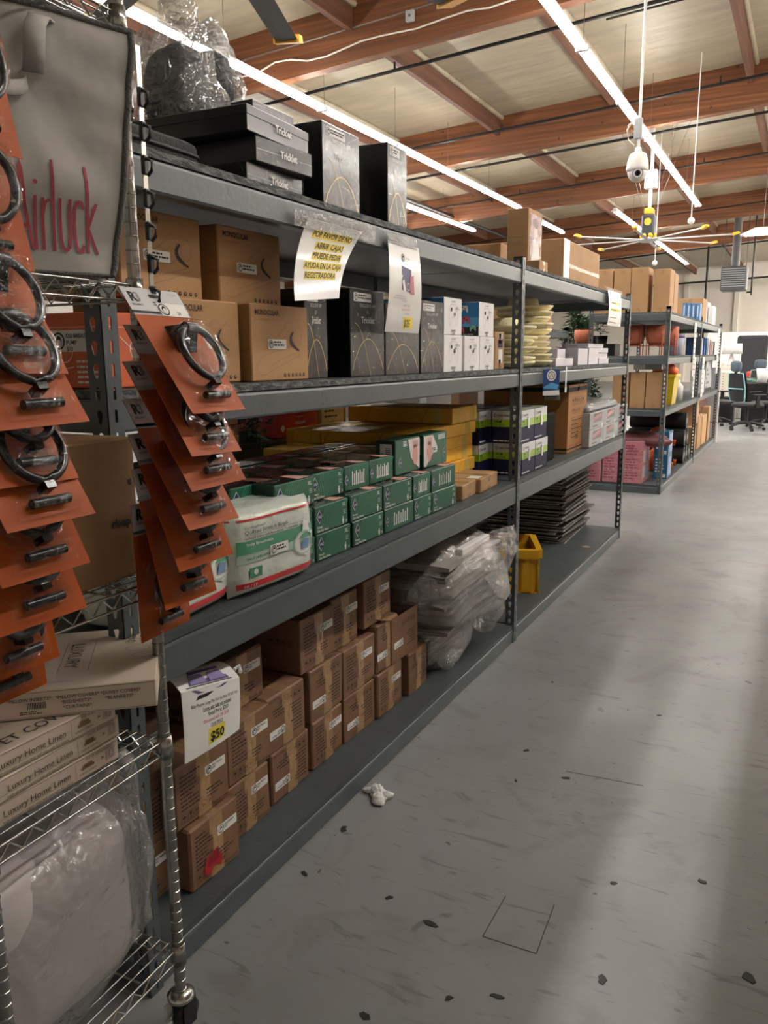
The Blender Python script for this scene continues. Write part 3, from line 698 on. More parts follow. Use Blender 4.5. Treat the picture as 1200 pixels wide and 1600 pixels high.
# ================================================================== second deck: gloves, briefs, yellow boxes
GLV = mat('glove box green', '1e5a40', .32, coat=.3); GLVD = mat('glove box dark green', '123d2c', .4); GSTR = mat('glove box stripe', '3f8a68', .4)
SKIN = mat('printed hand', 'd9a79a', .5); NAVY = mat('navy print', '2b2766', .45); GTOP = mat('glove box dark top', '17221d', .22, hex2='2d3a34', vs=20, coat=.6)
def diamond(m, fr, a, b, r, k=0):
    m.poly(fr, [(a, b-r*1.35), (a+r, b), (a, b+r*1.35), (a-r, b)], WHT, k); r2_ = r*.86
    m.poly(fr, [(a, b-r2_*1.35), (a+r2_, b), (a, b+r2_*1.35), (a-r2_, b)], NAVY, k+1)
    m.text(fr, a, b-r*.2, r*.45, '5AD', WHT, al='c', bold=.02, k=2+k)
def glove(w=.238, d=.125, h=.094, face='side', sd=0):
    m, F = carton_mb(w, d, h, GLV, False, sd, .0025); fr = F['front']
    for k in range(13):
        a = w*.16+k*w*.055
        m.stroke(fr, [(a, .004), (a+.008, h*.35), (a+.02, h*.7), (a+.038, h-.004)], .004, GSTR)
    if face == 'side':
        m.text(fr, w*.86, h*.74, .013, 'XL', WHT, al='c', bold=.02, k=1); diamond(m, fr, w*.12, h*.62, .018, 1)
        m.text(fr, w*.05, h*.2, .008, 'Protect', WHT, k=1, bold=.02); m.text(fr, w*.05, h*.07, .0085, 'Clear Vinyl Gloves', WHT, w*.33, k=1, bold=.02)
        m.disc(fr, w*.83, h*.32, .004, WHT, 8, k=1); m.poly(fr, [(w*.80, h*.27), (w*.86, h*.27), (w*.845, h*.06), (w*.815, h*.06)], WHT, 1)
        m.text(fr, w*.9, h*.1, .009, '10', WHT, k=1)
        for q in range(3): m.rect(fr, w*.84, h*(.45+q*.06), w*.92, h*(.465+q*.06), WHT, 1)
    elif face == 'hands':
        diamond(m, fr, w*.08, h*.45, .014, 1)
        for q in range(7): m.stroke(fr, [(w*(.3+q*.075), h*.2), (w*(.31+q*.075), h*(.75-.1*(q % 2)))], .008, WHT, k=1); m.disc(fr, w*(.305+q*.075), h*.25, .006, WHT, 8, k=1)
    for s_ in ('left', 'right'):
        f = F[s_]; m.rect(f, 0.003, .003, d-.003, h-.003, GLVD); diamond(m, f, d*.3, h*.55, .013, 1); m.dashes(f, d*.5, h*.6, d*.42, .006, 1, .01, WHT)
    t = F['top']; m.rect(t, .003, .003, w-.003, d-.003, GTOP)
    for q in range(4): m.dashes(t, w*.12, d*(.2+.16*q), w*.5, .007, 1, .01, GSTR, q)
    m.poly(t, [(w*.62, d*.05), (w*.95, d*.05), (w*.85, d*.7), (w*.72, d*.8)], SKIN, 1)
    m.ring(t, w*.3, d*.5, .04, .001, WHT, 14, ry=.018, k=1)
    return m.build('glove_box')
proto = {}
cols = [(1.945, 2.165), (2.172, 2.396), (2.412, 2.655), (2.662, 2.918), (2.924, 3.100), (3.11, 3.378)]
XG = -1.393; n_ = 0
for r, zz in enumerate((.9265, 1.0215)):
    off = 0 if r == 0 else -.012
    for c, (y0, y1) in enumerate(cols):
        f = 'hands' if (r, c) in ((0, 3), (1, 4), (1, 5)) else 'side'
        o = glove(y1-y0-.004, .125, .0935, f, c+r*7); o.location = (XG-.0625, (y0+y1)/2+off, zz); o.rotation_euler[2] = PI/2+random.uniform(-.015, .015)
        tag(o, 'green glove box in front, %s layer, %s from the near end of the stack' % (('bottom', 'second')[r], ORD[c]), 'glove box', 'green boxes of disposable gloves')
for c, (y0, y1) in enumerate(((1.99, 2.225), (2.232, 2.447), (2.456, 2.64), (2.646, 2.84))):
    o = glove(y1-y0-.003, .125, .0935, 'side' if c < 2 else 'hands', c+30); o.location = (XG-.035-.0625-(.02 if c else 0), (y0+y1)/2, 1.1165); o.rotation_euler[2] = PI/2+random.uniform(-.03, .03)
    tag(o, 'green glove box in front, third layer, %s from the near end of the stack' % ORD[c], 'glove box', 'green boxes of disposable gloves')
for c, (y0, y1, xx) in enumerate(((2.885, 3.118, -1.46), (3.135, 3.395, -1.45))):   # two standing on their long edges
    w_ = y1-y0; m, F = carton_mb(w_, .09, .145, GLV, False, c, .002); fr = F['front']
    for k in range(12): a = w_*.1+k*w_*.07; m.stroke(fr, [(a, .004), (a+.006, .14)], .003, GSTR)
    s = 1 if c == 0 else -1; X = lambda a: a if c == 0 else w_-a
    pts = [(X(w_*.99), .004), (X(w_*.99), .14), (X(w_*.5), .14), (X(w_*.62), .06)] if c == 0 else [(.004, .01), (w_*.1, .004), (w_*.55, .09), (w_*.38, .14), (.004, .14)]
    m.poly(fr, pts, mat('glove box pale print', 'e3d7d4', .4), 1)
    hx = w_*.8 if c == 0 else w_*.24
    m.disc(fr, hx, .07, .026, SKIN, 12, ry=.045, k=2)
    for q in range(4): m.stroke(fr, [(hx-.018+q*.012, .1), (hx-.022+q*.015, .132)], .008, SKIN, k=2)
    diamond(m, fr, w_*.18 if c == 0 else w_*.86, .05, .016, 2)
    for q in range(4): m.rect(fr, w_*(.6 if c else .3), .115+q*.006, w_*(.9 if c else .45), .118+q*.006, WHT, 1)
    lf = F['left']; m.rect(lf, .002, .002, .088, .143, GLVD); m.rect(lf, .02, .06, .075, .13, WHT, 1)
    for q in range(7): m.rect(lf, .045, .068+q*.007, .068, .071+q*.007, NAVY, 2)
    o = m.build('glove_box', loc=(xx-.045, (y0+y1)/2, 1.117), rz=PI/2, label='upright glove box with a printed hand, %s' % ('the nearer, barcode on its end' if c == 0 else 'the farther, with a white sticker'), cat='glove box', group='green boxes of disposable gloves')
    if c: sticker(o, fr, w_*.3, .06, .07, .028, ['', ''])
k = 0
for r, (x, zt, nn) in enumerate(((-1.575, 3, 6), (-1.71, 3, 6), (-1.85, 3, 5), (-1.99, 2, 5))):
    for c in range(nn):
        for l in range(zt):
            if l == 2 and (r, c) in ((0, 5),): continue
            o = glove(.23, .125, .0935, 'side', 50+k); k += 1; hh = .9265+l*.095
            o.location = (x-.0, 2.0+c*.243+.05*r, hh); o.rotation_euler[2] = PI/2+random.uniform(-.04, .04); 
            if l == zt-1 and c in (1, 3): o.rotation_euler[0] = random.uniform(-.03, .03)
            tag(o, 'green glove box, %s row back, %s from the near end, %s layer' % (ORD[r+1], ORD[c], ('bottom', 'middle', 'top')[l]), 'glove box', 'green boxes of disposable gloves')

# adult briefs packs
BRF = mat('white glossy pack film', 'dfe6dc', .25, bump=.5, bs=14, coat=.4, var=.03); BGR = mat('pack print green', '4f9c78', .3, coat=.4); BRD = mat('pack print red', 'cf2130', .3, coat=.4); BGL = mat('pack print pale green', 'b5cfc0', .3); BLU = mat('pale blue print', '86a8d6', .4)
def briefs(w=.385, d=.22, h=.25):
    root = empty('briefs_pack'); m = MB()
    N = 22
    def P(a, b, fc):   # front sheet with soft quilted bulges
        x = (a-.5)*w; z = b*h; ed = (1-abs(2*a-1)**5)*(1-abs(2*b-1)**5)
        bul = .012*ed+.004*noise.noise((a*9, b*7, fc*5))*ed
        return Vector((x*(1-.03*abs(2*b-1)**3), -d/2*(.86 if not ed > .02 else 1)-bul+.018*(1-min(1, ed*1.6)), z))
    m.grid(lambda a, b: P(a, b, 1), N, N, BRF)
    m.ball((0, .005, h/2), w/2*1.0, d/2*.99, h/2*1.0, BRF, 36, 22, .34, .02, 26, 3, flat=.0)
    for sx in (-1, 1):
        pass
    m.build('pack', root)
    class PF(Frame):
        def __init__(s): s.n = Vector((0, -1, 0)); s.e = .0015
        def p(s, a, b, k=0): return P(a, b, 1)+s.n*(s.e*(1+k*.5)+.0015)
    B = PF(); m = MB()
    def band(a0, b0, a1, b1, ma, sl=0, k=0):
        m.grid(lambda s, t: B.p(a0+(a1-a0)*s, b0+(b1-b0)*t+sl*s, k), 14, 3, ma)
    band(.04, .50, .97, .66, BGR); band(.04, .40, .97, .50, BGL, k=-.2); band(.03, .10, .98, .17, BRD); band(.0, .885, .98, .905, BRD, .0)
    band(.05, .505, .5, .508, WHT, k=1)
    def tx(a, b, hh, s, ma, wm, **kw): m.text(B, a, b, hh, s, ma, wm, k=2, **kw)
    # text heights are fractions of the face
    tx(.1, .80, .028, 'CardinalHealth', INK, .26); tx(.1, .735, .048, 'Quilted Stretch Briefs', INK, .5); band(.1, .715, .85, .718, INK, k=1)
    tx(.1, .675, .026, 'WINGS Ultra with BreathEasy Technology', INK, .75, bold=.01); tx(.11, .6, .032, 'Truly Breathable', WHT, .32, bold=.02)
    tx(.11, .44, .028, 'Size 2 (2XL/3XL)', INK, .26); tx(.08, .115, .035, '10 | 17', WHT, .14, bold=.02)
    m.poly(B, [(.14, .22), (.27, .22), (.27, .34), (.14, .34)], BGR, 1); m.disc(B, .205, .285, .022, WHT, 10, ry=.035, k=3)
    m.poly(B, [(.66, .5), (.72, .56), (.78, .58), (.80, .74), (.86, .70), (.88, .6), (.95, .55), (.93, .36), (.83, .27), (.72, .34)], WHT, 2)
    m.ring(B, .80, .45, .13, .02, BGL, 16, ry=.14, k=4); m.poly(B, [(.76, .38), (.85, .36), (.86, .48), (.78, .5)], BLU, 5)
    m.build('front_print', root)
    m = MB(); T = lambda a, b: Vector(((a-.5)*w*.92, (b-.5)*d*.8, h*.997+.004*noise.noise((a*8, b*8, 0))-.012*((2*b-1)**2+(2*a-1)**4)))
    m.grid(lambda a, b: T(a, .06+b*.2), 12, 3, BRD); m.grid(lambda a, b: T(a, .45+b*.45), 12, 3, BGR); m.build('top_print', root)
    m = MB(); f = Frame((-w/2-.004, .06, 0), (0, -1, 0), (0, 0, 1)); f2 = Frame((-w/2-.004, -.045, .19), (0, 0, -1), (0, -1, 0))
    m.text(f2, 0, 0, .016, 'CardinalHealth', INK, .1); m.build('side_print', root)
    return root, B
b0, B = briefs(); b0.location = (-1.345-.125, 1.905, .926); b0.rotation_euler = (0, -.0, PI/2-.06)
tag(b0, 'whole white plastic pack of adult briefs with green and red bands on the second deck', 'pack of briefs')
sf = Frame((.0-.05, -.1265, .105), (1, 0, 0), (0, 0, 1)); sticker(b0, sf, 0, 0, .085, .03, ['', ''], 4)
b1 = dup(b0, (-1.345-.15, 1.535, .926), PI/2+.10, label='white pack of adult briefs partly hidden behind the orange blister cards', cat='pack of briefs')
b2 = dup(b0, (-1.75, 1.62, .926), PI/2, label='white pack of briefs behind the other two, near the grey upright', cat='pack of briefs')
m = MB(); m.ball((0, 0, .13), .16, .17, .13, FILM, 20, 12, .6, .2, 6, 4, flat=0); m.build('plastic_bag', loc=(-1.74, 2.0, .93), label='clear crumpled plastic bag just behind the white briefs pack', cat='plastic bag') if False else None

# yellow flat boxes
YLW = mat('yellow carton', 'ecb83a', .5, var=.05); YLD = mat('yellow carton seam', '8a6415', .6)
def ybox(w, d, h, sd=0):
    m, F = carton_mb(w, d, h, YLW, False, sd, .002)
    for s_ in ('front', 'left', 'right'):
        f = F[s_]; W = w if s_ == 'front' else d
        m.stroke(f, [(W*.18, 0.002), (W*.2, h*.45), (W*.24, h-.002)], .002, YLD); m.stroke(f, [(W*.72, .002), (W*.74, h*.5), (W*.78, h-.002)], .002, YLD)
        m.rect(f, W*.82, .001, W*.9, h-.001, mat('clear tape on yellow', 'd9bd6a', .2))
    m.rect(F['top'], w*.45, 0.002, w*.52, d-.002, mat('clear tape on yellow', 'd9bd6a', .2))
    return m.build('flat_yellow_box')
def putb(o, xf, yc, z, d, rz=0., **kw):
    o.location = (xf-d/2, yc, z); o.rotation_euler[2] = PI/2+rz; tag(o, **kw)
for k in range(5):
    o = ybox(.86-.02*(k % 2), .55, .064, k); putb(o, -1.60+.012*math.sin(k*2), 3.69, .9265+k*.0655, .55, random.uniform(-.012, .012), label='long yellow flat box, %s from the bottom of the tall yellow stack' % ORD[k], cat='box', group='flat yellow boxes')
o = ybox(.34, .62, .082, 9); putb(o, -1.585, 3.955, 1.256, .62, label='yellow box turned crosswise on top of the tall yellow stack', cat='box', group='flat yellow boxes')
for i, (yc, xf, n, w_) in enumerate(((3.16, -1.8, 4, .34), (3.5, -2.05, 5, .5))):
    for k in range(n):
        o = ybox(w_, .2+.2*(i == 0), .064, 20+k); putb(o, xf, yc, .9265+k*.0655+(.001), .2+.2*(i == 0), label='yellow flat box in the %s stack behind the gloves, %s from below' % (('nearer', 'farther')[i], ORD[k]), cat='box', group='flat yellow boxes')
# two small kraft boxes at the end of the shelf
for i, (y0, y1, lb) in enumerate(((3.44, 3.665, 'nearer'), (3.67, 3.99, 'farther'))):
    m, F = carton_mb(y1-y0-.004, .2, .072, CARD, True, i, .003, .5); m.rect(F['left'], .05, .05, .15, .07, TAPE)
    if i: m.rect(F['top'], .02, .02, .1, .08, WHT)
    m.build('small_carton', loc=(-1.40-.1, (y0+y1)/2, .926), rz=PI/2+.08, label='low taped kraft box beside the glove boxes, the %s of two' % lb, cat='box')
# gown dispenser boxes
HW = mat('gown box white', 'e4e5e6', .35, coat=.3); HG = mat('gown box lime', 'a5cf2c', .35, coat=.3); HN = mat('gown box navy', '151a45', .5, spec=.3)
def gown(w=.25, d=.17, h=.185):
    m = MB(); m.box(-w/2, -d/2, 0, w/2, d/2, h, HN, .003); F = frames(w, d, h)
    for s_ in ('front', 'left', 'right', 'back'):
        f = F[s_]; W = w if s_ in ('front', 'back') else d
        m.rect(f, .001, h*.72, W-.001, h-.002, HW); m.rect(f, .001, h*.5, W-.001, h*.72, HG)
        logo_x = .012; m.ring(f, W*.11, h*.84, .008, .003, INK, 10, k=1); m.text(f, W*.2, h*.81, .012, 'HALYARD', INK, W*.6, k=1, bold=.02)
        m.text(f, W*.1, h*.62, .014, 'FILM', HN, W*.3, k=1, bold=.02); m.text(f, W*.1, h*.53, .012, 'GOWN', HN, W*.35, k=1)
        m.dashes(f, .01, .012, W*.8, .007, 1, .01, HW, k=1) if False else m.dashes(f, .01, .01, W-.02, .008, 1, .01, HW)
    m.rect(F['top'], .002, .002, w-.002, d-.002, HW); m.poly(F['top'], [(w*.3, .004), (w*.7, .004), (w*.6, d*.4), (w*.4, d*.4)], HG, 1); m.disc(F['top'], w*.5, d*.55, w*.2, INK, 14, ry=d*.2, k=1)
    o = m.build('gown_box'); m = MB(); f = F['front']
    m.box(w*.0-.012, -d/2-.006, h*.42, w*.0+.018, -d/2-.001, h*.78, WHT, .001); m.build('white_tab', o); return o
g0 = None
for X, xf in enumerate((-1.385, -1.56, -1.735)):
    for Y in range(2):
        for l in range(2):
            o = gown() if g0 is None else dup(g0); g0 = g0 or o
            o.location = (xf-.085, 4.32+Y*.255+.125-(.03 if l else 0)+.0, .9265+l*.187); o.rotation_euler = (0, 0, PI/2)
            tag(o, 'white, lime and navy gown box, %s layer, %s row from the aisle, %s side' % (('bottom', 'top')[l], ORD[X], ('near', 'far')[Y]), 'gown box', 'film gown boxes')
for i in range(2):
    for l in range(2):
        o = dup(g0, (-1.955, 3.93+.17*0, .9265+l*.187), 0, label='gown box seen left of the rack post, %s one of the %s layer' % (('inner', 'outer')[i], ('bottom', 'top')[l]), cat='gown box', group='film gown boxes')
        o.location = (-1.96+i*.255-.0, 4.235, .9265+l*.187)
m = MB(); m.box(-.15, -.09, 0, .15, .09, .31, mat('matt black case', '0b0b0c', .8, spec=.15), .01); m.build('black_case', loc=(-1.52, 5.0, .926), rz=PI/2, label='tall matt black case between the gown boxes and the big carton', cat='case')
# big carton with printed band
CBIG = mat('orange brown carton', 'a8763f', .6, var=.05)
m, F = carton_mb(.52, .62, .475, CBIG, True, 3, .003); f = F['front']
m.rect(f, .002, .425, .518, .455, INK); m.rect(f, .002, .02, .518, .032, INK); m.rect(f, .002, .045, .518, .05, REDP)
symbols(m, f, .1, .33, .045, 6); symbols(m, f, .1, .27, .03, 6); 
for q in range(5): m.rect(f, .08, .24-q*.03, .45, .242-q*.03, INK); m.dashes(f, .1, .22-q*.03, .3, .008, 1, .01, INK, q)
m.text(f, .2, .085, .035, 'TEG', INK, .14, bold=.03)
lf = F['left']; m.rect(lf, .002, .425, .618, .455, INK); m.rect(lf, .002, .02, .618, .032, INK); m.rect(lf, .45, .37, .56, .42, WHT); m.dashes(lf, .46, .4, .09, .007, 3, .012, INK, 2)
m.rect(lf, .25, .08, .3, .14, mat('dull red mark', '8e2f22', .6)); m.rect(F['top'], .0, .0, .52, .1, INK, 1)
m.build('large_carton', loc=(-1.43-.31, 5.62+.26-.15, .926), rz=PI/2, label='large orange-brown carton with black bands on the second deck of the far bay', cat='carton')
# grey window boxes
GRY = mat('grey display box', '9c9fa0', .4, coat=.3); PNK = mat('pink rolled cloth', 'd4a5a7', .7); WIN = mat('dark box window', '35302f', .3)
for c in range(3):
    for l in range(2):
        w_ = .46; m, F = carton_mb(w_, .25, .125, GRY, False, c, .001); f = F['front']
        m.rect(f, w_*.25, .05, w_*.85, .115, WIN); m.poly(f, [(w_*.26, .06), (w_*.55, .075), (w_*.78, .085), (w_*.78, .11), (w_*.5, .105), (w_*.26, .09)], PNK, 1); m.dashes(f, w_*.2, .02, w_*.5, .007, 1, .01, INK)
        m.rect(f, w_*.82, -.004, w_*.93, .03, WHT, 1)
        m.build('window_box', loc=(-1.50, 6.0+w_/2+c*(w_+.004)-.12, .926+l*.127), rz=PI/2, label='grey window box with a pink roll, %s from the large carton, %s layer' % (ORD[c], ('bottom', 'upper')[l]), cat='box', group='grey window boxes') if 6.0+w_*(c+1) < 7.6 else None
m = MB(); m.box(-.5, -.14, 0, .5, .14, .05, GRY, .015); m.ball((0, 0, .05), .51, .15, .02, FILM2, 16, 8, .5, .1, 5); m.build('wrapped_tray', loc=(-1.53, 6.4, 1.182), rz=PI/2, label='pale grey film-wrapped tray on top of the window boxes', cat='tray')

# ================================================================== third deck
MONO = mat('monocular box kraft', 'b48a5d', .7, var=.05, vs=6); LINEK = mat('faint brown print', '7d5d3d', .7)
def mono(w, d, h, sd):
    m, F = carton_mb(w, d, h, MONO, False, sd, .002); f = F['front']
    m.text(f, w*.07, h*.86, .016, 'MONOCULAR', INK, w*.4, bold=.01, k=1); m.text(f, w*.14, h*.79, .006, 'HIGH QUALITY', LINEK, w*.24, k=1)
    m.stroke(f, [(w*.07, h*.8), (w*.13, h*.8)], .0008, LINEK); m.stroke(f, [(w*.39, h*.8), (w*.45, h*.8)], .0008, LINEK)
    arc = [(w*.72-.02*math.sin(t*PI)+w*.1*t*t, h*(.66-.26*t)) for t in [i/8 for i in range(9)]]
    for i in range(8): m.stroke(f, arc[i:i+2], .008*math.sin(PI*(i+1)/9)+.003, INK, k=1)
    def curve(p, c=LINEK): m.stroke(f, p, .0009, c)
    curve([(w*.8+w*.07*math.cos(t), h*.6+h*.13*math.sin(t)) for t in [i*.35 for i in range(19)]])
    curve([(w*.85, h*.35), (w*.6, h*.24), (w*.4, h*.17), (w*.2, h*.08), (w*.1, h*.1), (w*.08, h*.2), (w*.14, h*.3), (w*.35, h*.38), (w*.6, h*.42), (w*.72, h*.5)])
    curve([(w*.4, h*.55), (w*.62, h*.78), (w*.72, h*.7), (w*.6, h*.55)]); curve([(w*.46, h*.6), (w*.6, h*.72), (w*.66, h*.68), (w*.55, h*.56), (w*.46, h*.6)]); curve([(w*.3, h*.2), (w*.55, h*.3), (w*.8, h*.38)])
    for q in range(6): m.disc(f, w*(.55+.07*q), h*.07, .006, INK, 8, k=1); m.disc(f, w*(.55+.07*q), h*.075, .0025, MONO, 6, k=2)
    lf = F['left']; v = Frame(lf.p(d*.45, h*.86), (0, 0, -1), (0, -1, 0))
    m.text(v, 0, 0, .014, 'MONOCULAR', INK, h*.4, bold=.01, k=1); m.text(Frame(lf.p(d*.6, h*.86), (0, 0, -1), (0, -1, 0)), 0, 0, .01, 'PERFECT FOR', INK, h*.35, k=1)
    m.stroke(lf, [(d*.98, h*.42), (d*.7, h*.35), (d*.62, h*.2), (d*.62, .003)], .0012, LINEK)
    o = m.build('monocular_box'); sticker(o, f, w*.27, h*.42, w*.32, h*.13, ['', ''], sd)
    fl = MB(); fl.poly(f, [(w*.42, h*.36), (w*.52, h*.38), (w*.5, h*.41), (w*.43, h*.4)], INK, 1); return o
for (x, y0, y1, z, h, lb) in ((-1.415, 1.885, 2.183, 1.531, .222, 'front one on the deck, right beside the black boxes'), (-1.435, 1.565, 1.86, 1.531, .222, 'on the deck, half behind the nearest orange card'),
                           (-1.48, 1.835, 2.135, 1.7535, .212, 'upper layer, right'), (-1.49, 1.475, 1.775, 1.7535, .212, 'upper layer, left, next to the chrome post')):
    o = mono(y1-y0, .33, h, int(y0*10)); o.location = (x-.165, (y0+y1)/2, z); o.rotation_euler[2] = PI/2+random.uniform(-.01, .01)
    tag(o, 'kraft monocular box: '+lb, 'box', 'kraft monocular boxes')
ORN = mat('orange carton print', 'd9673a', .45, var=.04); ORW = mat('orange pale print', 'eda07c', .45)
m, F = carton_mb(.3, .24, .175, ORN, False, 2, .001)
for s_ in ('front', 'left'):
    f = F[s_]; m.rect(f, .01, .14, .25, .143, ORW); m.ring(f, .12, .09, .03, .002, WHT, 14); m.stroke(f, [(.06, .12), (.11, .08), (.09, .04), (.15, .05)], .002, WHT); m.dashes(f, .16, .06, .08, .005, 5, .012, WHT, 3)
m.disc(F['front'], .22, .1, .02, WHT, 14, ry=.03, k=1)
o = m.build('orange_box', loc=(-1.44-.12, 1.5, 1.5315), rz=PI/2, label='orange box with white line drawings behind the grey upright', cat='box')
sticker(o, F['left'], .08, .085, .13, .05, ['OSI BREAST', 'PUMP', '$10'], 2)
TKB = mat('glossy black box', '101012', .3, coat=.4, bump=.08, bs=8); GOLD = mat('gold foil line', 'cdb27c', .35, .6); SLV = mat('silver foil print', 'c9c9c9', .35, .3)
def tall_black(w, d, h, sd, stick=True, film_=True):
    m = MB(); m.box(-w/2, -d/2, 0, w/2, d/2, h, TKB, .0025); F = frames(w, d, h); f = F['front']
    m.text(f, w*.5, h*.80, .012, 'EXCLUSIVE APP', SLV, w*.5, al='c', k=1); m.ring(f, w*.5, h*.745, .005, .0015, SLV, 8)
    m.text(f, w*.5, h*.62, .022, 'Tricklet', SLV, w*.4, al='c', bold=.03, k=1)
    def c(p, ma, wd): m.stroke(f, p, wd, ma, k=1)
    c([(w*(.05+.9*t), h*(.08+.36*math.sin(PI*min(1, t*1.0))**.8)) for t in [i/20 for i in range(21)]], GOLD, .003)
    c([(w*(.12+.5*t), h*(.62-.62*t+.12*math.sin(t*4))) for t in [i/14 for i in range(15)]], GOLD, .002)
    c([(w*(.2+.06*math.sin(t*5)), h*(.02+.3*t)) for t in [i/10 for i in range(11)]], mat('copper foil line', 'a5633f', .35, .5), .0015)
    c([(w*(.5+.45*t), h*(.56-.1*math.sin(t*3)-.08*t)) for t in [i/10 for i in range(11)]], mat('dim silver swirl', '5d5f63', .4, .5), .001)
    c([(w*(.55+.4*t), h*(.5-.06*math.sin(t*4)-.04*t)) for t in [i/10 for i in range(11)]], mat('dim silver swirl', '5d5f63', .4, .5), .001)
    o = m.build('tall_black_box')
    if stick: sticker(o, f, w*.1, h*.86, w*.5, h*.1, ['', ''], sd)
    if film_: q = MB(); q.box(-w/2-.002, -d/2-.003, .001, w/2+.002, d/2+.002, h+.002, film('shrink wrap', 'f0f0f0', .008, .003, .06, .9, 14, fr=.22, ior=.25), .001); q.build('shrink_wrap', o)
    return o
for (y0, y1, h, s_, lb, x) in ((2.19, 2.325, .285, 1, 'on the third deck directly right of the monocular boxes', -1.43), (2.428, 2.68, .30, 1, 'on the third deck under the yellow-lettered sign', -1.40),
                           (2.69, 2.985, .262, 0, 'on the third deck half behind the $25 sheet', -1.40), (3.0, 3.228, .293, 1, 'on the third deck beside the white controller boxes', -1.40)):
    o = tall_black(y1-y0, .15, h, int(y0*9), bool(s_)); o.location = (x-.075, (y0+y1)/2, 1.531); o.rotation_euler[2] = PI/2; tag(o, 'tall black gold-curved box '+lb, 'box', 'tall black boxes with gold curves')
for i, y in enumerate((2.3, 2.62, 2.95)):
    o = tall_black(.24, .15, .27, i, False, False); o.location = (-1.66, y, 1.531); o.rotation_euler[2] = PI/2; tag(o, 'tall black box hidden in the third deck back row, %s from near end' % ORD[i], 'box', 'tall black boxes with gold curves')
GP = mat('grey line print', '8d8d90', .6); BLUEP = mat('blue print', '2f7fc0', .4); PNKP = mat('coral print', 'd9546a', .4); MNT = mat('mint print', '8fd0bf', .4)
def pad(m, f, cx, cy, s, ma, wd=.0012, fill=None):
    P = [(-.5, .1), (-.42, .38), (-.2, .45), (.2, .45), (.42, .38), (.5, .1), (.5, -.35), (.4, -.5), (.28, -.38), (.18, -.12), (-.18, -.12), (-.28, -.38), (-.4, -.5), (-.5, -.35)]
    pts = [(cx+a*s, cy+b*s) for a, b in P]
    if fill:
        m.poly(f, [pts[i] for i in (0, 1, 2, 3, 4, 5, 9, 10)], fill, 1); m.poly(f, [pts[i] for i in (0, 10, 11, 12, 13)], fill, 1); m.poly(f, [pts[i] for i in (5, 6, 7, 8, 9)], fill, 1)
    m.stroke(f, pts, wd, ma, True, k=2)
    for a, b, r in ((-.25, .22, .09), (.12, .02, .09)): m.disc(f, cx+a*s, cy+b*s, r*s, INK, 10, k=3)
    for a, b in ((.3, .28), (.36, .2), (.24, .2), (.3, .12)): m.disc(f, cx+a*s, cy+b*s, .03*s, GP, 6, k=3)
def ctrl(w, d, h, style='w'):
    m = MB(); m.box(-w/2, -d/2, 0, w/2, d/2, h, WHT, .002); F = frames(w, d, h)
    for s_, W in (('front', w), ('left', d)):
        f = F[s_]; s = min(W*.8, h*.62)
        if style == 'w' or s_ == 'front': pad(m, f, W*.5, h*.55, s, GP); m.text(f, W*.5, h*.88, .008, 'ALL NEW', INK, W*.3, al='c', k=1); m.text(f, W*.5, h*.08, .011, 'CANDY', INK, W*.3, al='c', k=1, bold=.02); m.text(f, W*.5, h*.01, .009, 'CON', INK, W*.2, al='c', k=1, bold=.02); m.dashes(f, W*.62, h*.74, W*.3, .003, 2, .006, GP)
        else:
            m.rect(f, .002, h*.55, W-.002, h-.002, BLUEP); m.rect(f, .002, h*.28, W-.002, h*.55, mat('light blue print', '5aa6d6', .4)); m.rect(f, .002, .002, W-.002, h*.28, INK)
            pad(m, f, W*.75, h*.8, h*.24, INK, .001, WHT); pad(m, f, W*.78, h*.48, h*.24, INK, .001, PNKP); pad(m, f, W*.9, h*.24, h*.2, INK, .001, MNT); pad(m, f, W*.7, h*.18, h*.2, INK, .001, PNKP); m.text(f, W*.75, h*.03, .008, 'CANDY PAD REMIX', WHT, W*.4, al='c', k=4)
    m.rect(F['top'], .002, .002, w-.002, d-.002, HW)
    return m.build('controller_box')
for (y0, y1, z, h, st, lb, dd) in ((3.237, 3.448, 1.531, .16, 'w', 'lower layer, nearest', .2), (3.474, 3.665, 1.531, .16, 'w', 'lower layer, middle', .2), (3.67, 3.872, 1.531, .16, 'w', 'lower layer, farthest', .2),
                           (3.237, 3.44, 1.692, .158, 'c', 'upper layer, nearer', .3), (3.655, 3.86, 1.692, .16, 'c', 'upper layer, farther, with blue pictures on its side', .3)):
    o = ctrl(y1-y0-.003, dd, h, st); o.location = (-1.4-dd/2, (y0+y1)/2, z); o.rotation_euler[2] = PI/2; sticker(o, frames(y1-y0, dd, h)['front'], .11, .09, .04, .016, ['']) if st == 'w' else None
    tag(o, 'white game controller box, '+lb, 'box', 'white game controller boxes')
m, F = carton_mb(.14, .12, .19, CARD, True, 2, .002); f = F['front']; m.rect(f, .04, .11, .11, .15, HN); m.rect(f, .05, .03, .11, .1, WHT); m.rect(f, .05, .155, .11, .18, WHT); m.dashes(f, .055, .04, .05, .003, 8, .007, INK)
m.build('small_carton', loc=(-1.47, 3.985, 1.531), rz=PI/2, label='small kraft box with labels between the controller boxes and the hats', cat='box')
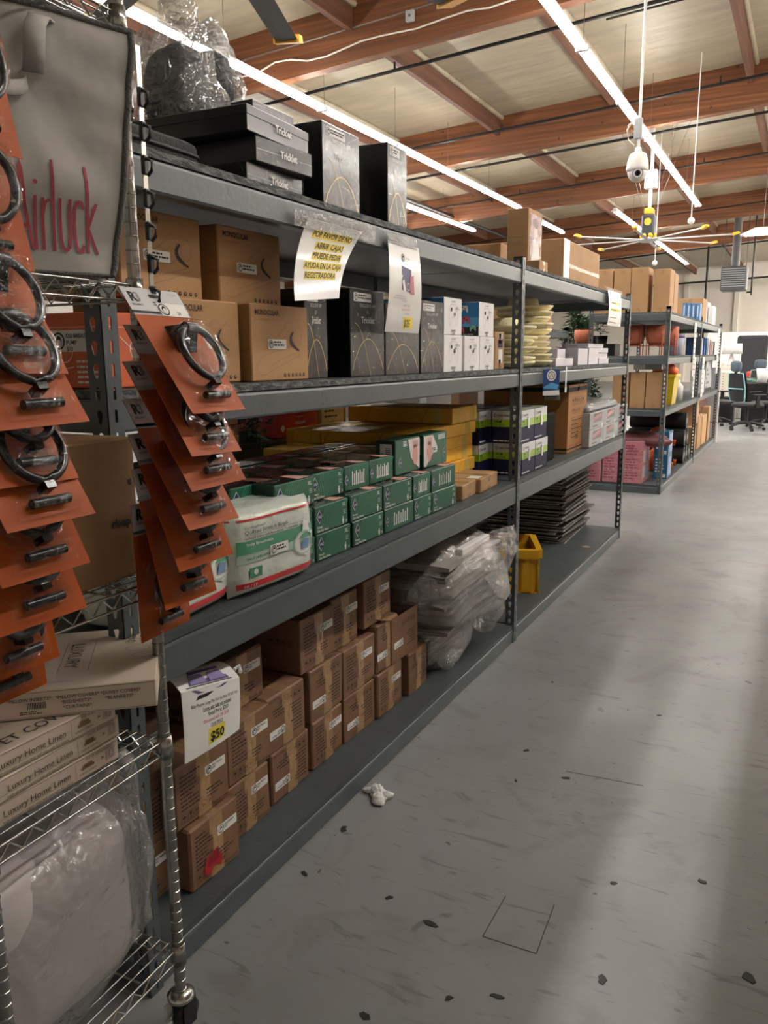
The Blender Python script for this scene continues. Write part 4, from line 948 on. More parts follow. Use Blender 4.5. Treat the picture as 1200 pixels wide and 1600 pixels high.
# straw hats
STRAW = mat('pale straw', 'f4e9bf', .7, var=.05, vs=30, bump=.25, bs=120); RIB = mat('black hat ribbon', '17150f', .5)
def hat(flat=1., sc=1.):
    root = empty('straw_hat'); m = MB()
    pf = [(.178, .040), (.172, .028), (.158, .016), (.135, .006), (.105, 0), (.098, .008), (.094, .05), (.085, .085), (.06, .098), (.025, .09), (0, .082)]
    m.lathe([(r*sc, z*sc) for r, z in pf], STRAW, 36, sx=1.08, sy=.92); m.lathe([(r*sc, z*sc-.003) for r, z in pf[::-1]], STRAW, 36, sx=1.08, sy=.92); m.build('crown_and_brim', root)
    m = MB(); m.lathe([(.0995*sc, .009*sc), (.0965*sc, .036*sc)], RIB, 30, sx=1.08, sy=.92); m.build('ribbon', root); return root
h0 = hat()
z = 1.535
for k in range(10):
    o = h0 if k == 0 else dup(h0); o.location = (-1.60+random.uniform(-.012, .012), 4.93+random.uniform(-.01, .01), z+.0); o.rotation_euler = (random.uniform(-.02, .02), random.uniform(-.03, .02), random.uniform(-.5, .5)); o.scale = (1., 1., .95)
    tag(o, 'pale straw hat, %s from below in the tall far stack' % ORD[k], 'hat', 'pale straw sun hats'); z += .0365
z = 1.535
for k in range(6):
    o = dup(h0, (-1.53+random.uniform(-.01, .01), 4.36+random.uniform(-.01, .01), z)); o.rotation_euler = (random.uniform(-.03, .03), random.uniform(-.08, .08), random.uniform(-.5, .5)); o.scale = (1, 1, .9)
    tag(o, 'pale straw hat, %s from below in the shorter near stack' % ORD[k], 'hat', 'pale straw sun hats'); z += .036
m = MB(); f = Frame((0, 0, 0), (0, 1, 0), (0, 0, 1), .001); m.box(-.001, -.055, -.15, .001, .055, 0, mat('blue hang tag', '27498a', .4)); m.disc(f, 0, -.035, .032, WHT, 16, k=1); m.ring(f, 0, -.035, .022, .004, INK, 12, k=2); m.stroke(f, [(-.01, -.045), (0, -.02), (.01, -.045)], .004, INK, k=2)
m.poly(f, [(-.055, -.15), (.055, -.15), (.055, -.12), (-.055, -.125)], WHT, 2); m.poly(f, [(-.05, -.1), (0, -.075), (.05, -.09), (.04, -.115), (-.05, -.11)], mat('light blue print', '5aa6d6', .4), 2); m.tube([(0, 0, 0), (-.03, 0, .06)], .001, WHT, 4)
m.build('hang_tag', loc=(-1.315, 4.62, 1.52), rz=-.75, label='blue hang tag with a round white emblem dangling from the hats over the beam', cat='tag')
m = MB(); m.box(-.001, -.012, -.13, .001, .012, 0, WHT); m.box(-.001, -.02, -.16, .001, .02, -.125, WHT); m.build('hang_tag', loc=(-1.335, 5.02, 1.53), label='narrow white tag dangling over the beam right of the blue one', cat='tag')
# white and lilac small boxes on the far bay
LIL = mat('lilac box side', 'a9a4ad', .5); WB = mat('soft white box', 'e3e0e6', .5)
def wbox(w, d, h):
    m = MB(); m.box(-w/2, -d/2, 0, w/2, d/2, h, WB, .002); F = frames(w, d, h); m.rect(F['left'], .001, .001, d-.001, h-.001, LIL); m.rect(F['left'], d*.3, h*.3, d*.6, h*.7, GP, 1); m.ring(F['front'], w*.5, h*.5, .012, .001, GP, 10); return m.build('white_box')
for i, (y, w_, d_, z, h, x) in enumerate(((5.22, .42, .16, 0, .05, -1.40), (5.5, .2, .16, 0, .11, -1.5), (5.78, .28, .16, 0, .115, -1.42), (6.1, .3, .16, 0, .12, -1.42), (6.45, .34, .18, 0, .045, -1.42), (6.45, .34, .18, .046, .04, -1.43), (6.42, .34, .18, .087, .035, -1.42), (5.62, .3, .16, 0, .12, -1.7), (6.3, .5, .2, .124, .03, -1.45))):
    o = wbox(w_, d_, h); o.location = (x-d_/2, y, 1.531+z); o.rotation_euler[2] = PI/2; tag(o, 'small white and lilac box on the third deck, %s counting from the hats' % ORD[i], 'box', 'small white and lilac boxes')
# ================================================================== top deck of the near rack
FLAT = mat('matt black gift box', '1d1d22', .32, coat=.35)
def flatbox(w, d, h, sd, shiny=True):
    m = MB(); m.box(-w/2, -d/2, 0, w/2, d/2, h, FLAT, .002); F = frames(w, d, h); f = F['front']
    m.box(-w/2-.0015, -d/2-.0015, h*.62, w/2+.0015, d/2+.0015, h+.001, FLAT, .002) if not shiny else m.stroke(f, [(.004, h*.5), (w-.004, h*.5)], .0008, SLV)
    m.text(f, w*.55, h*.38, h*.3, 'Tricklet', WHT, w*.3, al='c', bold=.035, k=6)
    o = m.build('flat_black_box')
    if shiny: q = MB(); q.box(-w/2-.003, -d/2-.0035, .001, w/2+.003, d/2+.003, h+.002, film('shrink wrap', 'f0f0f0', .008, .003, .06, .9, 14, fr=.22, ior=.25), .001); q.build('shrink_wrap', o)
    return o
for i, (uL, uR, x, rz, lb) in enumerate(((382, 472, -1.42, .02, 'lowest, in shiny wrap'), (407, 487, -1.39, -.06, 'middle, in shiny wrap'), (378, 482, -1.40, .05, 'topmost, unwrapped'))):
    y0 = Yx(uL, 255-i*35, x); y1 = Yx(uR, 275-i*35, x); h = .066
    o = flatbox(y1-y0, .40, h, i, i < 2); o.location = (x-.2, (y0+y1)/2, 2.068+i*.0685); o.rotation_euler[2] = PI/2+rz
    tag(o, 'flat black gift box on the top deck, %s of the three stacked' % lb, 'box', 'flat black gift boxes')
for (y0, y1, h, x, d, lb, st) in ((2.09, 2.31, .29, -1.53, .12, 'behind the flat black boxes', 0), (2.318, 2.56, .272, -1.43, .15, 'with a white sticker beside the flat ones', 1), (2.60, 2.70, .26, -1.60, .12, 'set back in the gap', 1), (2.735, 2.895, .295, -1.41, .22, 'standing alone above the price sheet', 1)):
    o = tall_black(y1-y0, d, h, int(y0*10), bool(st)); o.location = (x-d/2, (y0+y1)/2, 2.0685); o.rotation_euler[2] = PI/2; tag(o, 'tall black gift box on the top deck '+lb, 'box', 'tall black boxes on the top deck')
CASE = mat('black woven case', '1b1b1d', .75, bump=.3, bs=160); RIBB = mat('black zip band', '101011', .5)
def zipcase(w, d, h, b=.03):
    root = empty('zip_case'); m = MB(); m.ball((0, 0, h/2), w/2, d/2, h/2, CASE, 36, 16, .32); m.build('shell', root)
    m = MB()
    pts = []
    for i in range(40):
        q = 2*PI*i/40; c, s = math.cos(q), math.sin(q); e = .32; pts.append((math.copysign(abs(c)**e, c)*w/2, math.copysign(abs(s)**e, s)*d/2, h*.55))
    m.tube(pts, .006, RIBB, 6, closed=True); m.build('zip', root); return root
zc = zipcase(.34, .30, .085)
for i, (x, y, z, rz, sc, rx, lb) in enumerate(((-1.60, 1.60, 2.068, PI/2, (1, 1, 1.0), 0, 'lying on the top deck edge beside the chrome post'), (-1.64, 1.50, 2.155, PI/2+.1, (.62, .8, 1.1), 0, 'smaller, lying on the larger one'),
                            (-1.62, 1.36, 2.25, PI/2, (.5, .7, 1.0), 0, 'on top of the case pile beside the grey bag'), (-1.7, 1.42, 2.345, PI/2-.1, (.5, .6, .9), 0, 'highest of the pile'), (-1.95, 2.02, 2.075, PI/2, (.5, .3, 3.0), 0, 'upright, seen behind the bagged ones'), (-1.95, 2.24, 2.075, PI/2, (.6, .3, 2.6), 0, 'lower upright one behind the flat black boxes'))):
    o = zc if i == 0 else dup(zc); o.location = (x, y, z); o.rotation_euler[2] = rz; o.scale = sc; tag(o, 'black zip case '+lb, 'case', 'black zip cases')
DK = mat('dark grey fabric item', '34353b', .7, bump=.4, bs=20)
for i, (u, v, X, rx, ry, rz_, sd, lb) in enumerate(((277, 150, -1.72, .12, .10, .17, 3, 'taller'), (325, 125, -1.80, .10, .085, .115, 8, 'smaller'))):
    p = PX(u, v, X); root = empty('bagged_item', (p.x, p.y, 2.068 if i == 0 else 2.2), label='%s dark item in a knotted clear plastic bag on the top deck' % lb, cat='bagged item')
    h = p.z-root.location.z; m = MB(); m.ball((0, 0, h), rx*.8, ry*.75, rz_*.72, DK, 20, 12, .7, .2, 6, sd); m.build('item', root)
    m = MB(); m.ball((0, 0, h), rx, ry, rz_*1.05, FILM2, 28, 18, .8, .5, 9, sd); m.build('clear_bag', root)
    m = MB(); m.ball((.0, .01, h+rz_*1.05), rx*.45, ry*.5, rz_*.55, FILM2, 18, 12, .8, .7, 12, sd+2); m.build('bag_neck', root)
# cartons farther along the top deck
for i, (uL, uR, vT, x, d, lb) in enumerate(((740, 783, 385, -1.95, .25, 'nearer of two low ones behind the deck edge'), (782, 806, 379, -1.75, .25, 'just left of the doll box'))):
    y0 = Yx(uL, 395, x); y1 = Yx(uR, 395, x); h = Zx(uL, vT, x)-2.068
    m, F = carton_mb(y1-y0, d, h, CARD, True, i, .002); m.dashes(F['front'], (y1-y0)*.7, h*.3, .05, .01, 3, .03, INK)
    m.build('carton', loc=(x-d/2, (y0+y1)/2, 2.068), rz=PI/2, label='kraft carton on the top deck, '+lb, cat='carton')
x = -1.5; m, F = carton_mb(.27, .13, .375, CARD, False, 4, .002, b=.002); f = F['front']
m.rect(f, .03, .06, .25, .35, mat('printed red plaid', '9c3f33', .5, hex2='5a2b2a', vs=22, bump=.2)); m.disc(f, .14, .27, .035, SKIN, 14, ry=.045, k=1); m.disc(f, .14, .3, .045, mat('printed dark hair', '4b2c22', .6), 14, ry=.03, k=2)
m.poly(f, [(.08, .2), (.2, .2), (.22, .08), (.06, .08)], mat('printed cream dress', 'd8c9bd', .5), 2); m.rect(F['left'], .003, .17, .127, .22, TAPE)
o = m.build('doll_box', loc=(-1.565, 4.83, 2.068), rz=PI/2, label='tall kraft box with a red picture window on its front, above the rack post', cat='box')
q = MB(); q.box(.03-.135, -.068, .06, .25-.135, -.0658, .35, film('window film', 'f4f4f4', .04, .0, .04, .9, 20, fr=.25)); q.build('window', o)
m, F = carton_mb(.16, .1, .06, CARD, True, 2, .002); m.build('small_carton', loc=(-1.43, 4.62, 2.0685), rz=PI/2, label='tiny kraft box in front of the doll box at the deck edge', cat='box')
x = -1.52; y0 = 5.55; y1 = 6.60; h = .31
m, F = carton_mb(y1-y0, .62, h, CARD, False, 5, .004); f = F['front']; lf = F['left']
m.rect(f, .0, .001, .14, h-.001, mat('white shipping label', 'e2e2e0', .25, coat=.5)); m.dashes(f, .02, .25, .1, .006, 14, .016, GP, 3, ); m.disc(f, .07, .26, .02, mat('mint print', '8fd0bf', .4), 10, k=1)
m.rect(f, .14, h*.42, y1-y0, h*.5, mat('shiny tape', 'c9ae88', .12, bump=.5, bs=40)); m.stroke(f, [(.14, h*.5), (.5, h*.47), (y1-y0, h*.42)], .004, WHT, k=1)
v = Frame(lf.p(.30, h*.9), (0, 0, -1), (0, -1, 0)); m.text(v, 0, -.02, .03, 'MADE IN CHINA', INK, h*.6, bold=.01); m.text(v, 0, .04, .03, 'CTN NO', INK, h*.4); m.text(v, 0, .1, .025, '84 X 49 CM', INK, h*.6)
m.build('large_carton', loc=(x-.31, (y0+y1)/2, 2.068), rz=PI/2, label='wide kraft carton with a tall white label on the far top deck', cat='carton')

# ------------------------------------------------------------------ signs taped to the top beam
SLEEVE = mat('white sheet in plastic sleeve', 'd9d9d6', .3, coat=.5, bump=.1, bs=6)
TAPEC = film('clear tape', 'ffffff', .25, .06, .12, 1., 60)
xa = -1.338
m, B, fn = sheet('s', PX(482, 340, xa), PX(567, 362, xa), PX(530, 466, -1.30), PX(461, 470, -1.30), bow=-.02, bowv=.0, ma=SLEEVE, n=14)
YH = mat('yellow highlight', 'f3da4e', .5)
for (a0, a1, b, t) in ((.16, .9, .80, 'POR FAVOR DE NO'), (.28, .82, .665, 'ABRIR CAJAS'), (.27, .85, .535, '*PUEDE PEDIR'), (.15, .92, .405, 'AYUDA EN LA CAJA'), (.18, .84, .28, 'REGISTRADORA')):
    m.grid(lambda s, q: B.p(a0+(a1-a0)*s, b-.02+.105*q), 8, 2, YH); m.text(B, a0+.01, b, .075, t, INK, a1-a0-.02, bold=.015, k=1)
o = m.build('paper_sign', label='hanging sheet with yellow-highlighted Spanish lettering about not opening boxes', cat='sign')
def tape(o, pts, lb): m = MB(); m.add([Vector(p)+Vector((.002, 0, 0)) for p in pts], [(0, 3, 2, 1)], TAPEC); q = m.build('clear_tape', o); return q
tape(o, [PX(u, v, xa+.002) for u, v in ((459, 325), (586, 352), (586, 380), (459, 352))], '')
m, B, fn = sheet('s', PX(606, 375, xa), PX(654, 388, xa), PX(654, 521, xa+.01), PX(601, 518, xa+.01), bow=.012, ma=SLEEVE, n=14)
logo(m, B, .43, .84, .045); m.text(B, .53, .83, .025, 'El Cubo', PURP, .2); m.poly(B, [(.38, .48), (.37, .75), (.67, .72), (.7, .45)], NAVY); m.poly(B, [(.42, .48), (.38, .58), (.44, .6), (.5, .46)], HW, 1); m.poly(B, [(.64, .45), (.62, .64), (.74, .66), (.76, .44)], mat('magenta print', 'a92c50', .4), 1)
m.ring(B, .56, .52, .06, .006, GOLD, 12, ry=.04, k=2)
m.text(B, .17, .40, .018, 'Tricklet Kids Real Metal Detector', GP, .7); m.text(B, .14, .375, .018, 'Permanent IPL Hair Removal Gift Box', GP, .76); m.text(B, .4, .35, .018, 'For Women', GP, .3)
m.text(B, .44, .295, .022, 'Retail Price: $65', GP, .3); m.text(B, .4, .25, .022, 'Discounted 61% Off', REDP, .35); m.text(B, .5, .2, .02, 'OUR PRICE', GP, .2); m.rect(B, .48, .045, .77, .175, YH); m.text(B, .5, .065, .085, '$25', mat('olive ink', '6a6330', .6), .25, bold=.02, k=1)
o = m.build('paper_sign', label='narrow hanging price sheet reading $25 with a picture of gift boxes', cat='sign'); tape(o, [PX(u, v, xa+.002) for u, v in ((604, 362), (650, 374), (652, 392), (606, 378))], '')
m, B, fn = sheet('s', PX(950, 453, xa), PX(969, 458, xa), PX(969, 511, xa+.01), PX(949, 508, xa+.01), bow=.01, ma=SLEEVE, n=8)
m.rect(B, .2, .62, .85, .7, YH); m.rect(B, .15, .42, .85, .5, YH); m.dashes(B, .22, .64, .6, .03, 1, .1, INK); m.dashes(B, .18, .44, .6, .03, 1, .1, INK, 3); m.dashes(B, .1, .22, .8, .03, 1, .1, GP); m.dashes(B, .1, .08, .8, .03, 1, .1, GP, 4)
o = m.build('paper_sign', label='small white sheet with two yellow bars at the far end of the top beam', cat='sign'); tape(o, [PX(u, v, xa+.002) for u, v in ((944, 447), (972, 455), (972, 470), (955, 462))], '')

# ================================================================== chrome wire shelving, bottom left
D = Vector((-.045, .999, 0)).normalized(); Nn = Vector((-.999, -.045, 0)).normalized()
P1 = Vector((-1.21, 1.235, 0)); LL, WW = .46, .62
def W(a, b, z): return P1+D*(a-LL)+Nn*b+Vector((0, 0, z))      # a: 0 near .. LL far, b: depth away from the aisle
wr = empty('wire_shelving', tuple(W(LL/2, WW/2, 0)), label='chrome wire shelving unit on casters at the left edge of the picture', cat='wire shelving')
off = -Vector(wr.location)
OLDST = mat('grooved chrome post', 'a5a49f', .24, 1., var=.15, vs=14, bump=.08, bs=50)
for a in (0, LL):
    for b in (0, WW):
        m = MB(); prof = []
        z = .09
        while z < 2.24: prof += [(.0128, z), (.0128, z+.0235), (.0139, z+.0243), (.0139, z+.0257)]; z += .0265
        m.lathe(prof+[(.0128, z), (.0, z+.004)], OLDST, 24, c=W(a, b, 0)+off, smooth=False); q = m.build('post', wr)
        m = MB(); c = W(a, b, 0)+off
        m.lathe([(.0, .085), (.024, .085), (.032, .092), (.033, .10), (.024, .106), (.019, .112)], CHROME, 18, c=c); m.build('bumper', q)
        m = MB(); m.box(c.x-.018, c.y-.012, .012, c.x-.012, c.y+.03, .086, BLK); m.box(c.x+.012, c.y-.012, .012, c.x+.018, c.y+.03, .086, BLK); m.box(c.x-.018, c.y-.014, .07, c.x+.018, c.y+.02, .086, BLK, .003)
        m.hull([(c.x+s_*.010, c.y+.012+.036*math.cos(t), .038+.036*math.sin(t)) for s_ in (-1, 1) for t in [2*PI*i/20 for i in range(20)]], BLK, True); m.build('caster', q)
        m = MB(); m.box(c.x-.02, c.y-.045, .03, c.x-.004, c.y-.025, .045, HOUS, .003); m.box(c.x-.03, c.y-.03, .035, c.x-.022, c.y+.0, .075, HOUS, .003); m.build('brake_lever', q)
SHZ = (.225, .757, 1.13, 1.745, 2.24)
for si, z in enumerate(SHZ):
    m = MB(); o = lambda a, b, zz: W(a, b, z+zz)+off
    for (A0, A1) in (((0, 0), (LL, 0)), ((0, WW), (LL, WW)), ((0, 0), (0, WW)), ((LL, 0), (LL, WW))):
        p = Vector(A0); q = Vector(A1); L = (q-p).length; n_ = int(L/.055)
        def pt(t, zz): r = p+(q-p)*t; return o(r.x, r.y, zz)
        m.tube([pt(.02, 0), pt(.98, 0)], .0028, CHROME, 6); m.tube([pt(.02, -.032), pt(.98, -.032)], .0028, CHROME, 6)
        m.tube([pt(.04+.92*i/(2*n_), -.003 if i % 2 else -.029) for i in range(2*n_+1)], .0022, CHROME, 5, smooth=False)
    k = int(WW/.026)
    for i in range(1, k): b = WW*i/k; m.tube([o(0, b, .003), o(LL, b, .003)], .0018, CHROME, 5)
    for a in (.12, .34): m.tube([o(a, 0, -.003), o(a, WW, -.003)], .0028, CHROME, 6)
    s_ = m.build('wire_shelf', wr)
    for a in (0, LL):
        for b in (0, WW): m = MB(); m.lathe([(.0132, -.04), (.0185, -.04), (.0165, .012), (.0132, .012)], OLDST, 16, c=o(a, b, 0)); m.build('collar', s_)

# carton on the third wire shelf
KR = mat('brown fold carton', '9a7850', .75, var=.05)
m, F = carton_mb(.42, .3, .30, KR, False, 8, .003); f = F['front']
m.text(f, .405, .20, .017, 's', INK, al='r', bold=.04, k=1); m.text(f, .40, .115, .018, 'rk-up.', INK, al='r', bold=.04, k=1)
c = W(LL-.19, .05+.15, 1.137); m.build('carton', loc=c, rz=PI/2+.045, label='plain brown carton with black lettering on the middle wire shelf', cat='carton')
# linen boxes
LIN = mat('cream linen box', 'd3c3b2', .6, var=.03, vs=4); LINP = mat('brown grey print', '4c423b', .6); SOFA = mat('small brown picture', '8b6a4c', .5)
def linen(w=.36, d=.27, h=.046):
    m = MB(); m.box(-w/2, -d/2, 0, w/2, d/2, h, LIN, .002); F = frames(w, d, h); f = F['front']; t = F['top']
    def tx(x1, b, hh, s, wm): m.text(f, x1, b, hh, s, LINP, wm, al='r', k=1)
    m.stroke(f, [(.004, .003), (w-.004, .003), (w-.004, h-.003), (.004, h-.003)], .0007, LINP, True)
    tx(w-.13, h*.36, h*.30, 'Luxury Home Linen', .19); m.stroke(f, [(.02, h*.3), (w-.13, h*.3)], .0005, LINP); tx(w-.125, h*.1, h*.13, 'high-strength cotton that will stay soft for years', .22)
    m.stroke(f, [(w-.115, h*.1), (w-.115, h*.85)], .0006, LINP); m.rect(f, w-.10, h*.42, w-.068, h*.55, SOFA, 1); m.rect(f, w-.095, h*.5, w-.073, h*.66, SOFA, 1); m.text(f, w-.108, h*.22, h*.12, 'cotton culture', LINP, .045, k=1)
    m.text(f, w-.05, h*.4, h*.2, '>', LINP, k=1, bold=.03); m.text(f, w-.09, h*.78, h*.13, "WE'VE REBRANDED!", LINP, .075, k=1); m.rect(f, w-.035, h*.25, w-.012, h*.8, mat('faint emblem', 'b9aa9a', .6), 1); m.ring(f, w-.023, h*.52, .006, .001, LINP, 12, ry=.01, k=2)
    m.text(t, .04, .02, .028, 'DUVET COVER', LINP, .24, k=1); m.ring(t, w*.8, d*.6, .03, .0008, LINP, 20); m.ring(t, w*.65, d*.5, .03, .0008, LINP, 20)
    return m.build('linen_box')
lb0 = None
for i, (sh, rz, lb) in enumerate(((0, -.03, 'lowest'), (.008, .0, 'second'), (.0, -.05, 'third'))):
    o = linen() if lb0 is None else dup(lb0); lb0 = lb0 or o
    c = W(LL-.105-.18+sh, .035+.135, .7625+i*.0465); o.location = c; o.rotation_euler[2] = PI/2+.045+rz
    tag(o, 'cream box of home linen on the wire shelf, %s of the pile from below' % lb, 'box', 'cream linen boxes')
w_, d_, h = .36, .34, .058
m = MB(); m.box(-w_/2, -d_/2, 0, w_/2, d_/2, h, LIN, .002); F = frames(w_, d_, h); f = F['front']; t = F['top']
m.stroke(f, [(.004, .004), (w_-.004, .004), (w_-.004, h-.004), (.004, h-.004)], .0008, LINP, True)
for (x1, b, s) in ((w_-.03, .037, '*DUVET COVERS*'), (w_-.045, .026, '*BLANKETS*'), (w_-.11, .037, '*PILLOW COVERS*'), (w_-.125, .026, '*BEDSHEETS*'), (w_-.125, .015, '*CURTAINS*'), (w_-.20, .037, '*PILLOW INSERTS*')): m.text(f, x1, b, .007, s, LINP, al='r', k=1, bold=.01)
for q in range(12): m.rect(f, w_-.245+q*.003, .02, w_-.2435+q*.003, .034, INK, 1)
m.dashes(f, w_-.26, .014, .05, .002, 2, .004, INK)
R_ = Frame(t.p(w_-.02, d_-.06), (0, -1, 0), (1, 0, 0))
R_ = Frame(t.p(w_-.07, d_-.03), (0, -1, 0), (1, 0, 0)); m.text(R_, 0, 0, .018, 'THREAD', LINP, .08, k=1); m.text(R_, 0, .025, .018, 'COUNT', LINP, .08, k=1)
for q, (a, b) in enumerate(((.03, .03), (.045, .08), (.05, .13))): m.ring(t, w_-a, d_-.22+b*.9-.0, .025, .0008, LINP, 24, ry=.018, k=1)
m.stroke(t, [(w_-.14, d_-.26), (w_-.14, d_-.08), (w_-.2, d_-.08), (w_-.2, d_-.26)], .001, LINP, True); m.text(Frame(t.p(w_-.19, d_-.09), (0, -1, 0), (1, 0, 0)), 0, 0, .03, 'LUXURY', LINP, .15, k=1, al='l')
m.rect(t, w_-.3, .03, w_-.16, .037, mat('faint lilac band', 'b7b0bd', .6))
ang = math.atan2(.66, .75); cr = Vector((-1.118, 1.128, .9035)); ux = Vector((math.cos(ang), math.sin(ang), 0)); vy = Vector((-ux.y, ux.x, 0))
m.build('linen_box', loc=cr-ux*w_/2+vy*d_/2, rz=ang, label='cream box listing pillow and duvet covers, turned askew on top of the pile', cat='box', group='cream linen boxes')
# foam bundle on the bottom wire shelf
FOAM = mat('white wrapped foam', 'c9c4c4', .35, var=.04, vs=3, bump=.25, bs=5, coat=.3)
c = W(.19, .22, .235); root = empty('wrapped_bundle', c, PI/2+.045, label='large white padded bundle in clear plastic on the lowest wire shelf', cat='bundle')
m = MB(); m.ball((0, 0, .205), .215, .19, .205, FOAM, 44, 26, .42, .05, 4, 3, flat=0); m.build('padding', root)
m = MB(); m.ball((.02, 0, .21), .225, .20, .215, film('bundle film', 'f0f0f0', .04, .05, .08, 1, 12), 40, 22, .45, .14, 6, 5, flat=0.002); m.build('plastic_film', root)
m = MB(); m.ball((.235, -.10, .24), .035, .07, .20, FILM2, 22, 18, .8, .6, 12, 6); m.build('loose_film', root)
m = MB(); m.ball((.10, .02, .42), .12, .12, .05, FILM2, 22, 14, .8, .6, 12, 8); m.build('film_knot', root)
# grey fabric bag on the upper wire shelf
FAB = mat('grey non-woven fabric', 'b0ada7', .85, var=.04, vs=3, bump=.6, bs=6); FABD = mat('dark grey piping', '5f5d5a', .85, bump=.4, bs=150); REDT = mat('dull red lettering', 'a8474f', .8)
O = Vector((-1.187, 1.155, 1.754)); dd = Vector((math.sin(math.radians(20)), math.cos(math.radians(20)), 0)); nf = Vector((dd.y, -dd.x, 0)); HB = .44; LB = .55
def face(s, t):        # s -1..0 along, t 0..1 up
    edge = .068*t**.75; x = s*LB+edge*(1+s)
    return O+dd*x+Vector((0, 0, HB*t))+nf*(.012*math.sin(PI*min(1, t*1.0))*math.sin(PI*min(1, -s*1.2+.0))+.013*noise.noise((s*3.1, t*4, 2))+.007*noise.noise((s*7+t*5, t*6-s*3, 5)))
root = empty('fabric_bag', O, label='large grey fabric storage bag lettered in dull red on the upper wire shelf', cat='bag'); 
m = MB(); sh = lambda f: (lambda a, b: f(a, b)-O)
m.grid(sh(lambda a, b: face(a-1, b)), 30, 30, FAB); bk = -nf*.30
m.grid(sh(lambda a, b: face(0, b)+bk*a), 10, 30, FAB); m.grid(sh(lambda a, b: face(-a, b)+bk), 20, 20, FAB); m.grid(sh(lambda a, b: face(-1, b)+bk*(1-a)), 10, 20, FAB)
m.grid(sh(lambda a, b: face(a-1, 1)+bk*b-Vector((0, 0, .02*math.sin(PI*b)))), 20, 10, FAB); m.grid(sh(lambda a, b: face(-a, 0)+bk*b), 20, 4, FAB); m.build('body', root)
m = MB(); m.tube([face(0, i/24)-O for i in range(25)], .0065, FABD, 8); m.tube([face(-i/24, 1)-O for i in range(25)], .006, FABD, 8); m.tube([face(0, 1)+bk*i/6-O for i in range(7)], .006, FABD, 8); m.tube([face(-i/12, 0)-O for i in range(13)], .004, FABD, 6); m.build('piping', root)
class BF(Frame):
    def __init__(s): s.n = nf; s.e = .001
    def p(s, a, b, k=0):    # a metres left of the corner, b metres up
        t = b/HB; e = .068*t**.75; return face((a-e)/(LB+e), t)+nf*(.0022*(1+k))-O
B = BF(); m = MB()
def tall(a, pts, wd=.0055):
    P = [(pts[i][0]+(pts[i+1][0]-pts[i][0])*j/6, pts[i][1]+(pts[i+1][1]-pts[i][1])*j/6) for i in range(len(pts)-1) for j in range(6)]+[pts[-1]]
    m.stroke(B, [(a+x, .038+y) for x, y in P], wd, REDT, k=0)
# hand drawn narrow capitals
tall(-.176, [(0, 0), (.009, .075), (.015, .145), (.022, .075), (.033, 0)]); tall(-.176, [(.006, .04), (.027, .04)])
tall(-.138, [(0, 0), (.001, .09)]); m.disc(B, -.137, .038+.112, .004, REDT, 10, k=1)
tall(-.125, [(0, 0), (.001, .088)]); tall(-.125, [(.001, .06), (.005, .08), (.013, .086)])
tall(-.106, [(0, 0), (0, .152)])
tall(-.094, [(0, .09), (0, .02), (.003, .006), (.009, .002), (.015, .008), (.018, .025), (.018, .09)])
tall(-.068, [(.017, .076), (.013, .087), (.006, .087), (.001, .075), (0, .045), (.002, .012), (.006, .002), (.013, .002), (.017, .014)])
tall(-.043, [(0, 0), (0, .15)]); tall(-.043, [(.017, .088), (.001, .045), (.018, 0)])
m.build('red_lettering', root)
def ribbon(pts, wd, ma, parent, name):
    m = MB(); n = len(pts); side = Vector((0, 0, 1)).cross(nf).normalized()
    m.grid(lambda a, b: (lambda i, f: pts[i].lerp(pts[min(i+1, n-1)], f))(min(int(a*(n-1)), n-1), a*(n-1)-min(int(a*(n-1)), n-1))+wd(b), n-1, 2, ma); o = m.build(name, parent)
    md = o.modifiers.new('s', 'SOLIDIFY'); md.thickness = .003; return o
fp = lambda u, v, k=.0: (PX(u, v, -1.233)+nf*k-O)
hp = [fp(47, 42, .0), fp(46, 30, .018), fp(33, 28, .035), fp(23, 45, .045), fp(22, 70, .045), fp(27, 95, .03), fp(33, 112, .006)]
ribbon(hp, lambda b: dd*(.036*b), FAB, root, 'handle'); ribbon([fp(-25, 143, .004), fp(-5, 150, .02), fp(15, 153, .022), fp(33, 150, .014), (fp(44, 140, .004)), fp(45, 110, 0), fp(50, 60, 0)], lambda b: Vector((0, 0, .024*b)), FAB, root, 'handle')
# things on the uppermost wire shelf
m = MB(); m.ball((0, 0, .05), .16, .13, .06, mat('patterned cloth', 'b7b3b8', .7, hex2='5d5763', vs=25), 20, 12, .6, .2, 5, 2); m.build('folded_cloth', loc=W(.22, .2, 2.137), label='patterned folded cloth on the uppermost wire shelf, cut by the frame edge', cat='cloth')

